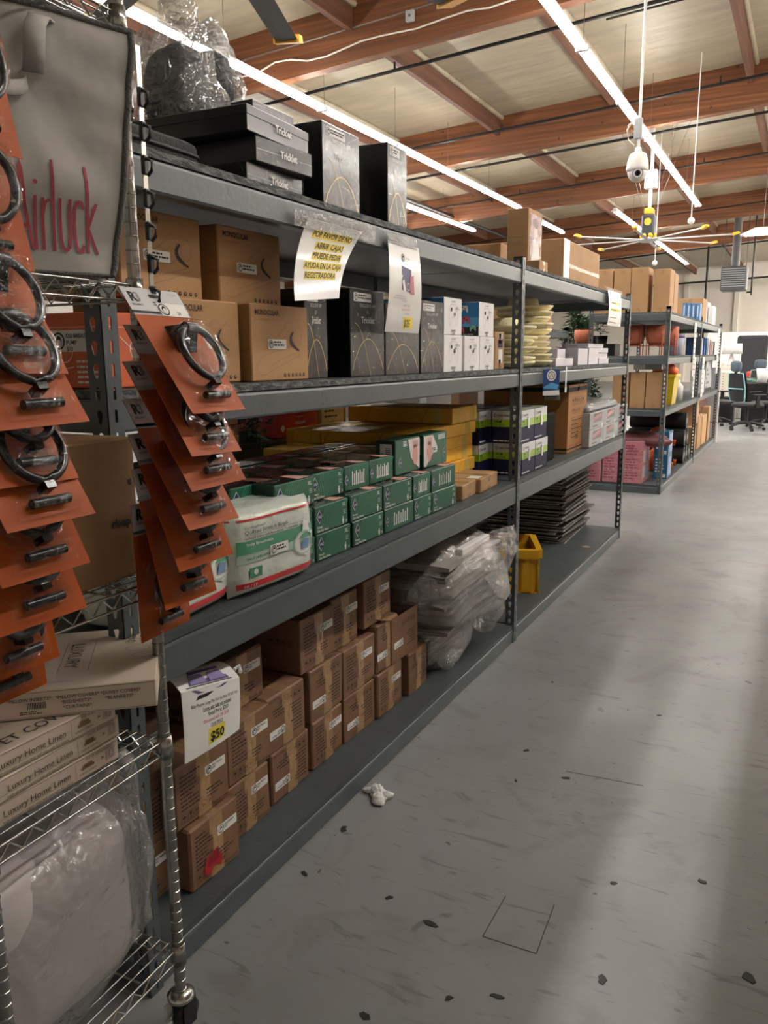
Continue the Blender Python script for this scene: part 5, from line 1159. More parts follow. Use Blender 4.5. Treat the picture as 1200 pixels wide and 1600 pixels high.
# ------------------------------------------------------------------ clip strips and blister cards
RUST = mat('rust orange card', 'a34a12', .5, var=.05, vs=3, spec=.2); HEAD = mat('card header white', 'cfcfd2', .35, coat=.4); HEADG = mat('card header grey', 'a9a9ad', .4)
CLR = film('clear blister shell', 'ffffff', .02, .004, .04, .9, 22, fr=.35, ior=.22); BCH = mat('black chrome', '050506', .22, .0, coat=.3, spec=.4)
CW, CH = .165, .295
def blister():
    root = empty('blister_card'); m = MB()   # local: x width, z down from the top edge, -y out
    f = Frame((0, -.0006, 0), (1, 0, 0), (0, 0, 1), .0004)
    m.box(0, -.0006, -CH, CW, .0006, 0, RUST); m.rect(f, 0, -.062, CW, 0, HEAD); m.rect(f, 0, -.066, CW, -.056, HEADG)
    m.text(f, .012, -.033, .022, 'R', INK, bold=.05, k=1); m.text(f, .027, -.033, .022, '3', GP, bold=.04, k=1); m.text(f, .010, -.044, .005, 'RELIABILT', INK, .04, k=1)
    m.rect(f, CW*.42, -.022, CW*.62, -.014, BLK, 1); m.dashes(f, .07, -.035, .06, .003, 2, .006, GP); m.text(f, CW-.01, -.012, .006, '2702281', GP, al='r')
    m.poly(f, [(.078, -.066), (CW-.006, -.066), (CW-.006, -.034), (.078, -.034)], WHT, 2); logo(m, f, .092, -.05, .014, 3); m.dashes(f, .108, -.044, .045, .003, 2, .006, GP); m.text(f, .125, -.062, .008, '$8', INK, k=3)
    m.build('card', root)
    cx, cz, R = CW*.53, -.175, .052
    m = MB(); m.tube([(cx+R*math.cos(t), -.032-.006*math.sin(t), cz+R*1.08*math.sin(t)) for t in [2*PI*i/36 for i in range(36)]], .0075, BCH, 12, closed=True); m.build('towel_ring', root)
    m = MB(); m.hull([(cx+sx*a, y, cz+R+z) for sx in (-1, 1) for a, y, z in ((.026, -.003, .030), (.026, -.003, -.032), (.012, -.036, .012), (.012, -.036, -.012))], BCH); m.tube([(cx-.016, -.036, cz+R*1.05), (cx+.016, -.036, cz+R*1.05)], .012, BCH, 12)
    m.build('mount', root); m = MB(); m.hull([(cx+sx*.009, y, cz-R*1.08+z) for sx in (-1, 1) for y, z in ((-.03, -.004), (-.004, -.004), (-.03, -.016), (-.004, -.016))], BCH); m.build('ring_clip', root)
    m = MB(); m.tube([(cx-.035, -.011, -.262), (cx+.035, -.011, -.262)], .008, BCH, 10); m.build('screw_pack', root)
    def hh(x, z):
        d = math.hypot((x-cx)/(R+.018), (z-cz-.004)/(R*1.08+.022)); a = max(0, 1-max(0, d-.78)/.22)
        a = a*a*(3-2*a)*(.044+.012*math.exp(-((z-(cz+R))/.02)**2)); bx = max(abs(x-cx)/.047, abs(z+.262)/.014); b = max(0, min(1, (1.25-bx)/.25))*.024
        rim = .003 if .006 < x < CW-.006 and -CH+.006 < z < -.085 else .0012
        return max(a, b, rim)
    m = MB(); m.grid(lambda a, b: Vector((.004+(CW-.008)*a, -hh(.004+(CW-.008)*a, -.08-(CH-.084)*(1-b))-.0012, -.08-(CH-.084)*(1-b))), 40, 50, CLR)
    keep = [f for f in m.f if any(m.v[i][1] < -.0055 for i in f)]; m.m = m.m[:len(keep)]; m.s = m.s[:len(keep)]; m.f = keep
    m.build('clear_shell', root)
    return root
bc0 = blister(); first = [True]
def place_card(TLp, BLp, twist=0., **kw):
    o = bc0 if first[0] else dup(bc0); first[0] = False
    z_ = (TLp-BLp).normalized(); x_ = Vector((-.02+twist, 1, 0)); x_ = (x_-z_*x_.dot(z_)).normalized(); y_ = z_.cross(x_)
    o.matrix_world = Matrix(((x_.x, y_.x, z_.x, TLp.x), (x_.y, y_.y, z_.y, TLp.y), (x_.z, y_.z, z_.z, TLp.z), (0, 0, 0, 1)))
    tag(o, group='rust orange blister cards', cat='blister card', **kw)
Y0 = 1.17
tl = [(184, 447), (192, 507), (191, 565), (191, 625), (199, 679), (205, 734), (204, 790)]
bl = [(302, 648), (298, 710), (300, 768), (296, 831), (281, 895), (259, 955), (221, 1002)]
for k in range(7): place_card(PY(*tl[k], Y0), PY(*bl[k], Y0), twist=(.0, -.06, .05, -.03, .06, .0, -.05)[k], label='rust orange towel ring card on the right strip, %s from the top' % ORD[k])
lz = [1.91, 1.738, 1.581, 1.499, 1.412, 1.348, 1.26, 1.18, 1.081, 1.02]; lx = [-1.118, -1.116, -1.048, -1.021, -1.043, -1.023, -1.048, -1.064, -1.132, -1.176]
for k in range(10):
    xb = lx[k]; zb_ = lz[k]; xt = min(xb-.02, -1.185) if k < 9 else xb-.01; dz = math.sqrt(max(.01, CH**2-(xb-xt)**2))
    place_card(Vector((xt, .755, zb_+dz)), Vector((xb, .755, zb_)), twist=(.0, .03, -.05, .05, -.06, .04, .07, .06, -.02, .0)[k], label='rust orange towel ring card on the left strip, %s from the top' % ORD[k])
def clipstrip(x, y, z0, z1, lb):
    root = empty('clip_strip', (x, y, z0), label=lb, cat='clip strip'); m = MB(); m.box(-.001, -.006, 0, .001, .006, z1-z0, CHROME); m.build('metal_strip', root)
    m = MB(); n_ = int((z1-z0)/.062)
    c0 = None
    for i in range(n_):
        if c0 is None:
            m = MB(); m.box(-.004, -.007, -.018, .006, .007, .018, BLK, .002); m.tube([(.004, 0, .012), (.02, 0, .006), (.018, 0, -.012), (.008, 0, -.02)], .0035, BLK, 6); c0 = m.build('clip', root); c0.location.z = .03
        else: c = c0.copy(); COL.objects.link(c); c.parent = root; c.location.z = .03+i*.062
    return root
clipstrip(-1.19, 1.262, 1.20, 2.19, 'black hook strip on the chrome post carrying the right-hand orange cards')
clipstrip(-1.20, .838, 1.2, 2.12, 'black hook strip hidden behind the left-hand orange cards')
# ================================================================== far rack goods
def fbox(label, uL, uR, vT, z0, Y, d, ma, name='carton', cat='carton', group=None, tapes=True, seed=0, prt=None, v0=None, crumple=.003, h=None):
    vm = v0 or 560; x0 = Xy(uL, vm, Y); x1 = Xy(uR, vm, Y); h = h or Zy((uL+uR)/2, vT, Y)-z0; w_ = x1-x0
    m, F = carton_mb(w_, d, h, ma, tapes, seed, crumple)
    if prt: prt(m, F, w_, d, h)
    return m.build(name, loc=((x0+x1)/2, Y+d/2, z0), label=label, cat=cat, group=group)
g = 'tall kraft cartons on top of the far rack'
for i, (a, b, t) in enumerate(((930, 957, 421), (959, 985, 420), (986, 1013, 418), (1021, 1047, 420))):
    fbox('tall kraft carton on top of the far rack, %s from the left' % ORD[i], a, b, t, 2.072, 9.66, .3, CARD, group=g, seed=i, v0=450)
fbox('tall kraft carton behind the rightmost front one on top of the far rack', 1026, 1054, 427, 2.072, 10.2, .3, CARD, group=g, v0=450)
fbox('wide taped kraft carton farther back on top of the far rack', 1058, 1098, 466, 2.072, 12.9, .5, CARD, group=g, v0=480)
for i in range(4): fbox('blue box standing on top of the far rack, %s of four' % ORD[i], 1066+7.2*i, 1072.6+7.2*i, 473+i*.3, 2.072, 12.2, .22, mat('blue carton print', '5c85b8', .5), 'blue_box', 'box', 'blue boxes on top of the far rack', False, v0=480, prt=lambda m, F, w, d, h: m.rect(F['front'], w*.4, h*.2, w*.6, h*.85, WHT))
for i in range(2): fbox('white wrapped carton at the far end of the top deck, %s' % ('left', 'right')[i], 1098+9*i, 1106+9*i, 472+6*i, 2.072, 14.2, .4, HW, 'white_carton', 'carton', None, False, v0=480)
TER = mat('terracotta pot', 'b5664c', .75, var=.08, vs=25)
def pot(r=.118, h=.23, legs=True):
    root = empty('terracotta_pot'); L = .12 if legs else 0; m = MB(); pr = [(0, L), (r*.55, L), (r*.85, L+h*.15), (r, L+h*.45), (r*.98, L+h), (r*.9, L+h), (r*.9, L+h*.6), (0, L+h*.55)]; m.lathe(pr, TER, 28); m.build('pot', root)
    if legs:
        for q in range(4): t = PI/4+q*PI/2; m = MB(); m.tube([(r*1.02*math.cos(t), r*1.02*math.sin(t), 0), (r*1.02*math.cos(t), r*1.02*math.sin(t), L+h*.55)], .007, TER, 6); m.build('leg', root)
        m = MB(); m.tube([(r*1.02*math.cos(t), r*1.02*math.sin(t), L*.95) for t in [2*PI*i/24 for i in range(24)]], .006, TER, 6, closed=True); m.build('stand_ring', root)
    return root
p0 = pot()
for i, (u, Y, lb) in enumerate(((991, 9.85, 'left of the two large ones'), (1024, 9.85, 'right of the two large ones beside the upright'), (1044, 10.5, 'mostly hidden behind the rack upright'))):
    o = p0 if i == 0 else dup(p0); x = Xy(u, 540, Y); o.location = (x, Y, 1.5865); tag(o, 'terracotta pot on a thin stand, '+lb, 'plant pot', 'terracotta pots')
o = pot(.115, .17, False); o.location = (Xy(911, 530, 9.95)+.02, 9.9, 1.73); tag(o, 'broad low terracotta pot raised on a dark box on the far rack', 'plant pot')
fbox('dark box under the low terracotta pot on the far rack', 892, 960, 540, 1.5865, 9.72, .3, BLK, 'dark_box', 'box', None, False, h=.142)
LEAF = mat('dark fir needles', '2f4a2c', .7, var=.35, vs=8); LEAF2 = mat('olive fir needles', '51603c', .7, var=.3, vs=8); BARK = mat('brown branch', '4b3826', .8)
def fir(h, r, n, sd, needle=.05, name='artificial_tree', leaf=LEAF, lean=.25):
    rnd = random.Random(sd); root = empty(name); m = MB(); m.tube([(0, 0, 0), (0, 0, h)], [h*.014, .003], BARK, 6); m.build('trunk', root)
    m = MB()
    for i in range(n):
        t = rnd.random()**.8; z = h*(.08+.9*t); rr = r*(1-t)**.85+.03; a = rnd.uniform(0, 2*PI); e = Vector((math.cos(a)*rr, math.sin(a)*rr, z-rr*lean+rnd.uniform(-.02, .04))); s = Vector((0, 0, z)); k = max(4, int(rr/needle*2.2))
        for j in range(k):
            p = s.lerp(e, .25+.75*(j+rnd.random())/k); d = Vector((rnd.uniform(-1, 1), rnd.uniform(-1, 1), rnd.uniform(-.5, 1))).normalized()*needle*rnd.uniform(.7, 1.3)+(e-s).normalized()*needle*.6
            w_ = d.cross(Vector((rnd.random(), rnd.random(), rnd.random()))).normalized()*needle*.16; m.add([p-w_, p+w_, p+d], [(0, 1, 2)], leaf)
    m.build('foliage', root); return root
o = fir(.2, .09, 60, 3, .03, 'small_fir_plant'); o.location = (Xy(938, 520, 9.95), 9.95, 1.83); tag(o, 'tiny dark fir plant beside the low terracotta pot', 'plant')
m = MB(); m.lathe([(0, 0), (.07, 0), (.09, .24), (0, .235)], BLK, 20); m.build('black_pot', loc=(Xy(938, 520, 9.95), 9.95, 1.587), label='black pot holding the tiny fir plant', cat='plant pot')
t_ = fir(2.33, .42, 620, 5, .07); t_.location = (Xy(897, 520, 10.6), 10.6, 0); tag(t_, 'tall dark artificial fir tree behind the stacked hats', 'artificial tree')
t2 = fir(2.15, .36, 520, 8, .07); t2.location = (Xy(914, 535, 11.6), 11.6, 0); tag(t2, 'shorter artificial fir tree to the right of the tall one', 'artificial tree')
def prt_none(m, F, w, d, h): pass
for i, (a, b) in enumerate(((957, 982), (984, 1007.5), (1009, 1036))): fbox('plain kraft carton on the far rack second deck, %s from the left' % ORD[i], a, b, 582, .987, 9.66, .3, CARD, group='kraft cartons on the second deck of the far rack', v0=610, seed=i+3)
for i, (a, b, t) in enumerate(((990, 1008, 569), (1008, 1034, 568))): fbox('flat grey and white box over the kraft cartons on the far rack, %s' % ('left', 'right')[i], a, b, t, 1.43, 9.7, .25, HW if i == 0 else GRY, 'flat_box', 'box', None, False, v0=575)
YBK = mat('bright yellow bucket', 'e2c622', .4)
def bucket(loc, r, h, ma, lb, rim=True):
    root = empty('bucket', loc, label=lb, cat='bucket'); m = MB(); m.lathe([(0, 0), (r*.78, 0), (r, h), (r*1.08, h), (r*1.08, h*.93), (r*.99, h*.93), (r*.76, .01), (0, .01)], ma, 20, sx=1, sy=1); m.build('body', root)
    m = MB(); m.tube([(r*1.05*math.cos(t), .0, h*.9-r*.6*math.sin(t)) for t in [PI*i/12 for i in range(13)]], .006, ma, 6); m.build('handle', root); return root
m = MB(); w_, d_, h_ = .30, .42, .37
m.hull([(sx*w_/2*k, sy*d_/2*k, z) for sx in (-1, 1) for sy in (-1, 1) for z, k in ((0, .82), (h_, 1))], YBK); m.box(-w_/2-.015, -d_/2-.015, h_*.9, w_/2+.015, d_/2+.015, h_, YBK, .006); m.box(-w_/2+.015, -d_/2+.015, h_+.0005, w_/2-.015, d_/2-.015, h_+.001, BLK)
m.build('yellow_tub', loc=(-1.57, 10.6, .987), label='bright yellow square tub on the far rack behind the upright', cat='tub')
ORG = mat('orange plastic', 'e0622a', .45)
m = MB(); m.ball((0, 0, .05), .15, .12, .09, ORG, 18, 12, .8, .3, 6, 3); m.build('orange_cloth', loc=(-1.57, 10.6, 1.36), label='orange bundle poking out of the yellow tub', cat='bundle')
m = MB(); m.lathe([(0, 0), (.07, 0), (.07, .2), (.03, .25), (.03, .28), (0, .28)], HW, 16); m.build('white_bottle', loc=(-1.5, 11.3, .987), label='white bottle right of the yellow tub', cat='bottle')
SIGNW = mat('white paper tag', 'e6e2dc', .6)
for i, (Y, z1, l_, w_) in enumerate(((11.75, 2.02, .72, .2), (15.0, 2.02, .75, .25), (12.95, 1.56, .6, .24), (11.9, 1.56, .55, .18))):
    m = MB(); m.box(-.002, -w_/2, -l_, .002, w_/2, 0, SIGNW); f = Frame((.002, -w_/2, -l_), (0, 1, 0), (0, 0, 1)); m.dashes(f, .02, l_*.8, w_-.04, .02, 8, .07, GP, i)
    m.build('paper_sign', loc=(-1.375, Y, z1), label='long white paper sign on the far rack aisle side, %s by distance' % ORD[(0, 3, 2, 1)[i]], cat='sign', group='white paper signs on the far rack')
# medley on the aisle side of the far rack, third deck
m = MB(); m.lathe([(0, 0), (.10, 0), (.12, .2), (.12, .22), (0, .22)], mat('pale blue pail', 'b9c2d8', .4), 18); m.lathe([(.125, .22), (.125, .25), (0, .25)], PURP, 18); m.build('pail', loc=(-1.52, 10.9, 1.587), label='pale pail with a purple lid on the far rack', cat='pail')
bk = [('27436e', .26), ('d8d4d0', .25), ('2e5f9e', .27), ('3c6aa8', .26), ('e4e0da', .27), ('cfa9a4', .25), ('dedad6', .2), ('c9c5c6', .22)]
for i, (c, h) in enumerate(bk):
    m = MB(); m.box(-.1, -.035, 0, .1, .035, h, mat('book cloth '+c, c, .6), .003); m.build('boxed_folder', loc=(-1.53, 12.9+i*.3, 1.587), label='upright folder box on the third deck of the far rack, %s from the upright' % ORD[i], cat='box', group='upright folder boxes on the far rack')
fbox('white carton with black lettering at the far end of the second deck', 1078, 1097, 578, .987, 13.6, .3, HW, 'white_carton', 'carton', None, False, v0=600)
o = bpy.data.objects['white_carton.002'] if 'white_carton.002' in bpy.data.objects else None
m = MB(); m.box(-.02, -.45, 0, .02, .45, .56, mat('grey heater box', 'aeb0b4', .5), .003); f = Frame((.02, -.45, 0), (0, 1, 0), (0, 0, 1))
for k, s_ in enumerate(('Radiant', 'Indoor Outdoor', 'Patio', 'Carbon Infrared', 'Heater')): m.text(f, .06, .34-k*.07, .045, s_, INK, .7, bold=.03)
m.poly(f, [(.1, .55), (.9, .55), (.9, .3)], mat('dim grey print', '8a8c90', .5), .5); m.rect(f, 0, 0, .9, .06, INK); m.build('flat_carton', loc=(-1.47, 14.6, .987), label='flat grey carton with black lettering on the second deck of the far rack', cat='carton')
# pink cartons in film
PKC = mat('pink carton', 'dd8391', .55, hex2='e7a3ad', vs=45); PKI = mat('pink carton ink', 'b9505f', .6)
def pinkp(m, F, w, d, h):
    f = F['front']; m.dashes(f, w*.08, h*.88, w*.75, .016, 13, h*.065, PKI, int(w*100)); 
    for q in range(5): m.rect(f, w*.05, h*(.15+.16*q), w*.95, h*(.16+.16*q), mat('pale pink line', 'f0c3c8', .5), 1)
    m.text(f, w*.2, h*.82, .035, 'Baby', PKI, w*.3, bold=.03, k=2); m.text(f, w*.2, h*.76, .03, 'Bathwater', PKI, w*.6, bold=.03, k=2)
    r_ = F['right']
    for a in (.1, .55):
        for b in (.12, .48): m.rect(r_, d*a, h*b, d*(a+.35), h*(b+.3), mat('pale blue print', '86a8d6', .4) if a > .3 else WHT, 1)
for i, (a, b, t) in enumerate(((905, 939, 688), (942, 968, 688), (975, 1004, 690))):
    o = fbox('pink film-wrapped carton on the far rack bottom deck, %s from the left' % ORD[i], a, b, t, .1015, 9.62, .42, PKC, 'pink_carton', 'carton', 'pink cartons on the far rack', False, i, pinkp, v0=720)
    w_ = o.dimensions.x; h_ = o.dimensions.z; q = MB(); q.box(-w_/2-.01, -.22, .002, w_/2+.01, .22, h_+.02, film('shrink film loose', 'f0f0f0', .05, .02, .08, 1., 9), .012); q.build('film', o)
m = MB(); m.ball((0, 0, .06), .42, .2, .07, mat('dull red film heap', '7e4a4c', .3, hex2='a88', vs=9, bump=.8, bs=12) if False else mat('dull red film heap', '7e4a4c', .3, bump=.8, bs=12), 24, 12, .7, .5, 7, 3); m.build('film_heap', loc=(-1.85, 9.9, .545), label='crumpled dark film heaped over the pink cartons', cat='film heap')
m = open_carton(.5, .4, .08, CARD, (1, 0, 0, 0), .25, .1); m.build('open_carton', loc=(-1.85, 10.35, .56), label='low open kraft carton above the pink cartons', cat='carton')
BLC = mat('blue carton', '2a6a94', .45)
def bp(m, F, w, d, h): f = F['front']; m.dashes(f, w*.15, h*.8, w*.7, .015, 5, h*.13, WHT); m.rect(f, w*.7, h*.05, w*.9, h*.2, WHT, 1); m.rect(F['right'], d*.2, h*.1, d*.9, h*.9, mat('pale blue print', '86a8d6', .4))
for i, z in enumerate((.1015, .39)): fbox('dark blue carton beside the pink ones, %s of two' % ('lower', 'upper')[i], 1021, 1043, 700, z, 10.15, .35, BLC, 'blue_carton', 'carton', None, False, i, bp, v0=720, h=.285)
for i, (Y, z) in enumerate(((10.85, .1), (11.15, .1), (11.0, .38))):
    root = empty('orange_bowl', (-1.66, Y, z), label='orange plastic bowl-shaped item on the bottom deck, %s' % ('nearer', 'farther', 'upper')[i], cat='plastic item', group='orange plastic items'); m = MB()
    m.lathe([(.07, 0), (.1, .02), (.15, .1), (.15, .16), (.1, .25), (.04, .28), (0, .285)], ORG, 20); m.build('shell', root); m = MB(); m.tube([(.12, 0, .08), (.2, 0, .06), (.2, 0, .12)], .025, ORG, 8); m.build('spout', root)
ROLL = mat('black roll', '1b1b1c', .6, bump=.2, bs=30)
rr_ = [(11.75, .23, 0), (12.0, .23, 0), (11.75, .47, 1), (12.0, .47, 1), (11.85, .70, 2), (12.28, .23, 0)]
for i, (Y, z, l) in enumerate(rr_):
    m = MB(); m.tube([(-.38, 0, 0), (.38, 0, 0)], .115, ROLL, 20); m.tube([(.381, 0, 0), (.383, 0, 0)], .04, GRY, 12); m.build('black_roll', loc=(-1.80, Y, z-.012), label='black mat roll on the far rack bottom deck, %s from the bottom left' % ORD[i], cat='roll', group='black mat rolls')
KC = [('low', 1.15, 13.0, .42), ('second', 1.2, 13.7, .55), ('third', 1.2, 14.4, .5), ('last', 1.2, 15.1, .6)]
for i, (lb, q, Y, h) in enumerate(KC):
    m, F = carton_mb(.5, .55, h, CARD if i % 2 else CARDL, True, i, .012); m.build('carton', loc=(-1.72, Y, .1015), rz=PI/2+.1*math.sin(i*3), label='worn kraft carton on the far rack bottom deck end, %s from the rolls' % ORD[i], cat='carton', group='worn kraft cartons at the far end')
m, F = carton_mb(.4, .4, .36, CARDL, True, 5, .01); m.build('carton', loc=(-1.65, 13.3, .53), rz=PI/2, label='kraft carton stacked askew on another at the bottom of the far rack', cat='carton')
m = MB(); m.box(-.3, -.5, 0, .3, .5, .3, mat('reddish wood box', '6f3a26', .6), .005); m.build('wooden_box', loc=(-1.85, 14.9, .64), label='reddish wooden box under the second deck at the far end', cat='box')
PAN = mat('pale panel', 'c3c0c4', .55)
m = MB(); m.box(-.13, -.06, 0, .13, .06, 1.36, PAN, .004); m.rect(Frame((-.13, -.06, 0), (1, 0, 0), (0, 0, 1)), 0, .92, .26, .94, INK); m.rect(Frame((-.13, -.06, 0), (1, 0, 0), (0, 0, 1)), 0, .36, .26, .375, INK)
m.build('strapped_board', loc=(-1.50, 15.85, 0), label='tall narrow pale panel strapped at the end of the far rack', cat='panel')

# ================================================================== back-to-back rack goods seen through the gaps
RDB = mat('red gift carton', 'c3261f', .4, coat=.3)
m, F = carton_mb(.37, .5, .34, RDB, False, 2, .001); f = F['front']
rnd = random.Random(3); m.rect(f, .06, .12, .35, .31, mat('dark bauble print', '3b3f3a', .4))
for q in range(150): a, b = rnd.uniform(.07, .34), rnd.uniform(.13, .30); m.disc(f, a, b, rnd.uniform(.006, .014), mat('bauble %d' % (q % 6), ('e8e6d2', '8aa0a8', 'c7402f', 'e3dc8a', '7f8f6a', 'f4f4f2')[q % 6], .4), 6, k=1+q*.01)
m.disc(f, .04, .045, .017, WHT, 14, k=1); m.text(f, .2, .06, .018, 'Hallmark', WHT, .1, al='c', k=1, bold=.02); m.text(f, .2, .095, .012, 'inspirations', WHT, .12, al='c', k=1)
m.build('red_carton', loc=(-2.34-.25, 3.50, 1.197), rz=PI/2, label='red gift carton with a picture of baubles, seen between the second and third decks', cat='carton')
m, F = carton_mb(.3, .3, .26, CARD, True, 2, .003); f = F['front']; m.rect(f, .03, .03, .27, .24, SIGNW); m.text(f, .15, .15, .03, '14', INK, al='c', k=1); m.dashes(f, .06, .1, .18, .01, 2, .03, INK)
m.build('carton', loc=(-2.34-.17, 3.88, 1.197), rz=PI/2, label='kraft carton with a big white label right of the red gift carton', cat='carton')
o = fir(.34, .13, 200, 4, .035, 'fir_garland', lean=.0); o.location = (-2.42, 3.10, 1.25); o.rotation_euler = (0, PI/2, PI/2); o.rotation_euler = (PI/2, 0, 0); o.location = (-2.42, 3.26, 1.26); tag(o, 'green fir garland lying beside the red gift carton', 'garland')
for k in range(4): m, F = carton_mb(.22, .2, .045, CARDL, False, k, .002); m.build('small_tray', loc=(-2.45, 2.90, 1.197+k*.048), rz=PI/2+.1*(k % 2), label='low kraft tray left of the garland, %s from the bottom of its stack' % ORD[k], cat='tray', group='low kraft trays')
for i, (Y, w_, h, ma) in enumerate(((4.95, .4, .3, HW), (5.5, .45, .26, HW), (6.1, .4, .28, CARD), (6.7, .5, .24, HW), (7.15, .35, .3, CARDL))):
    m, F = carton_mb(w_, .4, h, ma, False, i, .003); m.build('carton', loc=(-2.61, Y, 1.197), rz=PI/2, label='%s carton on the rear rack seen through the middle gap, %s from the near end' % ('white' if ma is HW else 'kraft', ORD[i]), cat='carton', group='cartons on the rear rack (middle)')
for i, (Y, w_, h, ma) in enumerate(((1.75, .6, .28, CARD), (2.45, .6, .24, mat('dull red carton', '7c2b28', .6)), (3.15, .6, .26, CARDL), (3.9, .6, .3, CARD), (5.0, .6, .3, CARD), (5.8, .6, .26, CARDL), (6.6, .6, .32, CARD))):
    m, F = carton_mb(w_, .5, h, ma, True, i+9, .003); m.build('carton', loc=(-2.67, Y, .6215), rz=PI/2, label='carton on the low deck of the rear rack, %s from the near end' % ORD[i], cat='carton', group='cartons on the rear rack (low)')
for i in range(2):
    m, F = carton_mb(.5, .5, .15, CARD if i % 2 else CARDL, True, i+19, .003); m.build('carton', loc=(-2.62, 7.1+i*.93, 1.8615), rz=PI/2, label='carton on the upper deck of the rear rack, %s from the near end' % ORD[i], cat='carton', group='cartons on the rear rack (upper)')
m = MB(); m.box(-.3, -.22, 0, .3, .22, .012, mat('striped red white tin', 'c9a3a0', .4)); m.build('flat_tray', loc=(-1.9, 1.75, 1.19), label='thin tray seen left of the grey upright', cat='tray') if False else None

# ================================================================== hanging things
FB = mat('grey fan blade', 'b9b9b7', .4, .3); FY = mat('yellow fan winglet', 'eeb02a', .5); FD = mat('dark fan motor', '2c2f36', .4); BLD = mat('dark underside blade', '4e4f4f', .5)
def fan(c, r, n, a0, lb, wd=.035, ma=FB, box=True):
    root = empty('ceiling_fan', c, label=lb, cat='ceiling fan')
    for k in range(n):
        t = a0+2*PI*k/n; u = Vector((math.cos(t), math.sin(t), 0)); s = Vector((-u.y, u.x, 0)); m = MB()
        m.hull([u*R+s*(wd*sy)+Vector((0, 0, z)) for R in (.18, r) for sy, z in ((-1, 0), (-.4, .022), (.5, .02), (1, .0), (.3, -.008))], ma); b = m.build('blade', root)
        m = MB(); m.hull([u*(r+a)+s*(wd*1.15*sy)+Vector((0, 0, z)) for a, z in ((-.02, -.02), (-.02, .035), (.12, .02), (.09, .06)) for sy in (-1, 1)], FY); m.build('winglet', b)
    m = MB(); m.lathe([(0, -.03), (.16, -.03), (.2, 0), (.2, .03), (.05, .05), (0, .05)], ma, 20); m.build('hub', root)
    m = MB(); m.box(-.13, -.13, .08, .13, .13, .5, FD, .03); m.disc(Frame((0, -.131, .35), (1, 0, 0), (0, 0, 1)), 0, 0, .07, FY, 16); m.box(-.09, -.1, .5, .09, .1, .62, FY, .02); m.build('motor', root)
    m = MB()
    for q in range(6): t = q*PI/3; m.ball((.12*math.cos(t), .12*math.sin(t), .09), .05, .05, .05, FY, 8, 6)
    m.build('mounting_lugs', root)
    m = MB(); top = zd(c[0])-c[2]; m.tube([(0, 0, .6), (0, 0, top)], .035, HOUS, 10); m.box(-.12, -.08, 1.0, .12, .08, 1.35, HOUS, .01); m.build('drop_rod', root)
    for q in range(4):
        t = PI/4+q*PI/2; m = MB(); m.tube([(.12*math.cos(t), .12*math.sin(t), .5), (1.0*math.cos(t), 1.0*math.sin(t), top)], .004, WIREM, 4); m.build('guy_wire', root)
    return root
fan((-3.1, 17.65, 3.9), 1.62, 8, .03, 'large many-bladed ceiling fan with yellow tips beyond the security camera')
fan((-3.0, 3.78, 3.9), 1.72, 8, PI/2+PI/8-.03, 'nearer ceiling fan whose dark orange-ended blade tips enter at the top', wd=.085, ma=BLD)
# dome camera
dm = mat('camera white', 'd6d3cf', .4); root = empty('security_camera', (-1.725, 9, 3.36), label='white dome security camera hanging on a long thin pole', cat='security camera')
m = MB(); m.lathe([(.0, .34), (.03, .34), (.035, .30), (.085, .27), (.105, .2), (.112, .14), (.112, .11), (.098, .105)], dm, 28); m.build('shroud', root)
m = MB(); m.ball((0, 0, .1), .098, .098, .10, dm, 28, 16); m.build('dome', root)
fr = None; vd = (EYE-Vector((-1.725, 9, 3.46))).normalized(); vd = Vector((.25, -1, -.3)).normalized(); sd_ = vd.cross(Vector((0, 0, 1))).normalized()*-1; up_ = sd_.cross(vd)*-1
f = Frame(Vector((0, 0, .10))+vd*.088, sd_, up_ if sd_.cross(up_).dot(vd) > 0 else -up_, .001); m = MB()
for k, (r, ma) in enumerate(((.058, mat('camera face grey', 'a7a7a8', .3)), (.044, WHT), (.03, FD), (.02, BCH))): m.lathe([(0, 0), (r, 0), (r, .006), (0, .006)], ma, 20); 
m = MB()
for k, (r, ma) in enumerate(((.056, mat('camera face grey', 'a7a7a8', .3)), (.042, WHT), (.030, FD), (.018, BCH))): m.disc(f, 0, 0, r, ma, 20, k=8+k*3)
m.build('lens', root)
m = MB(); m.tube([(0, 0, .34), (0, 0, zd(-1.7)-3.36)], .015, HOUS, 10); m.box(-.05, -.03, .42, .03, .03, .62, GRY, .004); m.build('pole', root)
m = MB(); m.tube([(-.04, -.02, .36), (-.1, -.02, .42), (-.12, -.02, .52), (-.07, -.02, .58), (-.04, -.02, .5), (-.1, -.02, .46), (-.11, -.02, .56), (-.03, -.02, .62)], .006, CABLE, 6); m.build('cable_loop', root)
# unit heater
HT = mat('dark grey heater', '4a4a4b', .5); root = empty('unit_heater', (-2.40, 30, 3.68), label='dark louvred unit heater hanging before the far white wall', cat='heater')
m = MB(); m.box(-.40, -.25, 0, .40, .45, .78, HT, .03); m.build('case', root); m = MB()
for k in range(9): m.hull([(x, y, .12+k*.07+z) for x in (-.36, .36) for y, z in ((-.25, .03), (-.30, 0), (-.25, .036), (-.30, .006))], GRY)
m.build('louvres', root); m = MB(); m.tube([(.0, .1, .78), (.0, .1, zd(-2.4)-3.7)], .13, HT, 16); m.build('flue', root)
m = MB()
for sx in (-.35, .35): m.tube([(sx, 0, .78), (sx, 0, zd(-2.4)-3.7)], .012, BPIPE, 5)
m.tube([(.55, .1, -.15), (.55, .1, zd(-2.2)-3.7)], .03, BPIPE, 6); m.tube([(.4, .1, -.05), (.55, .1, -.05)], .03, BPIPE, 6); m.build('hangers', root)
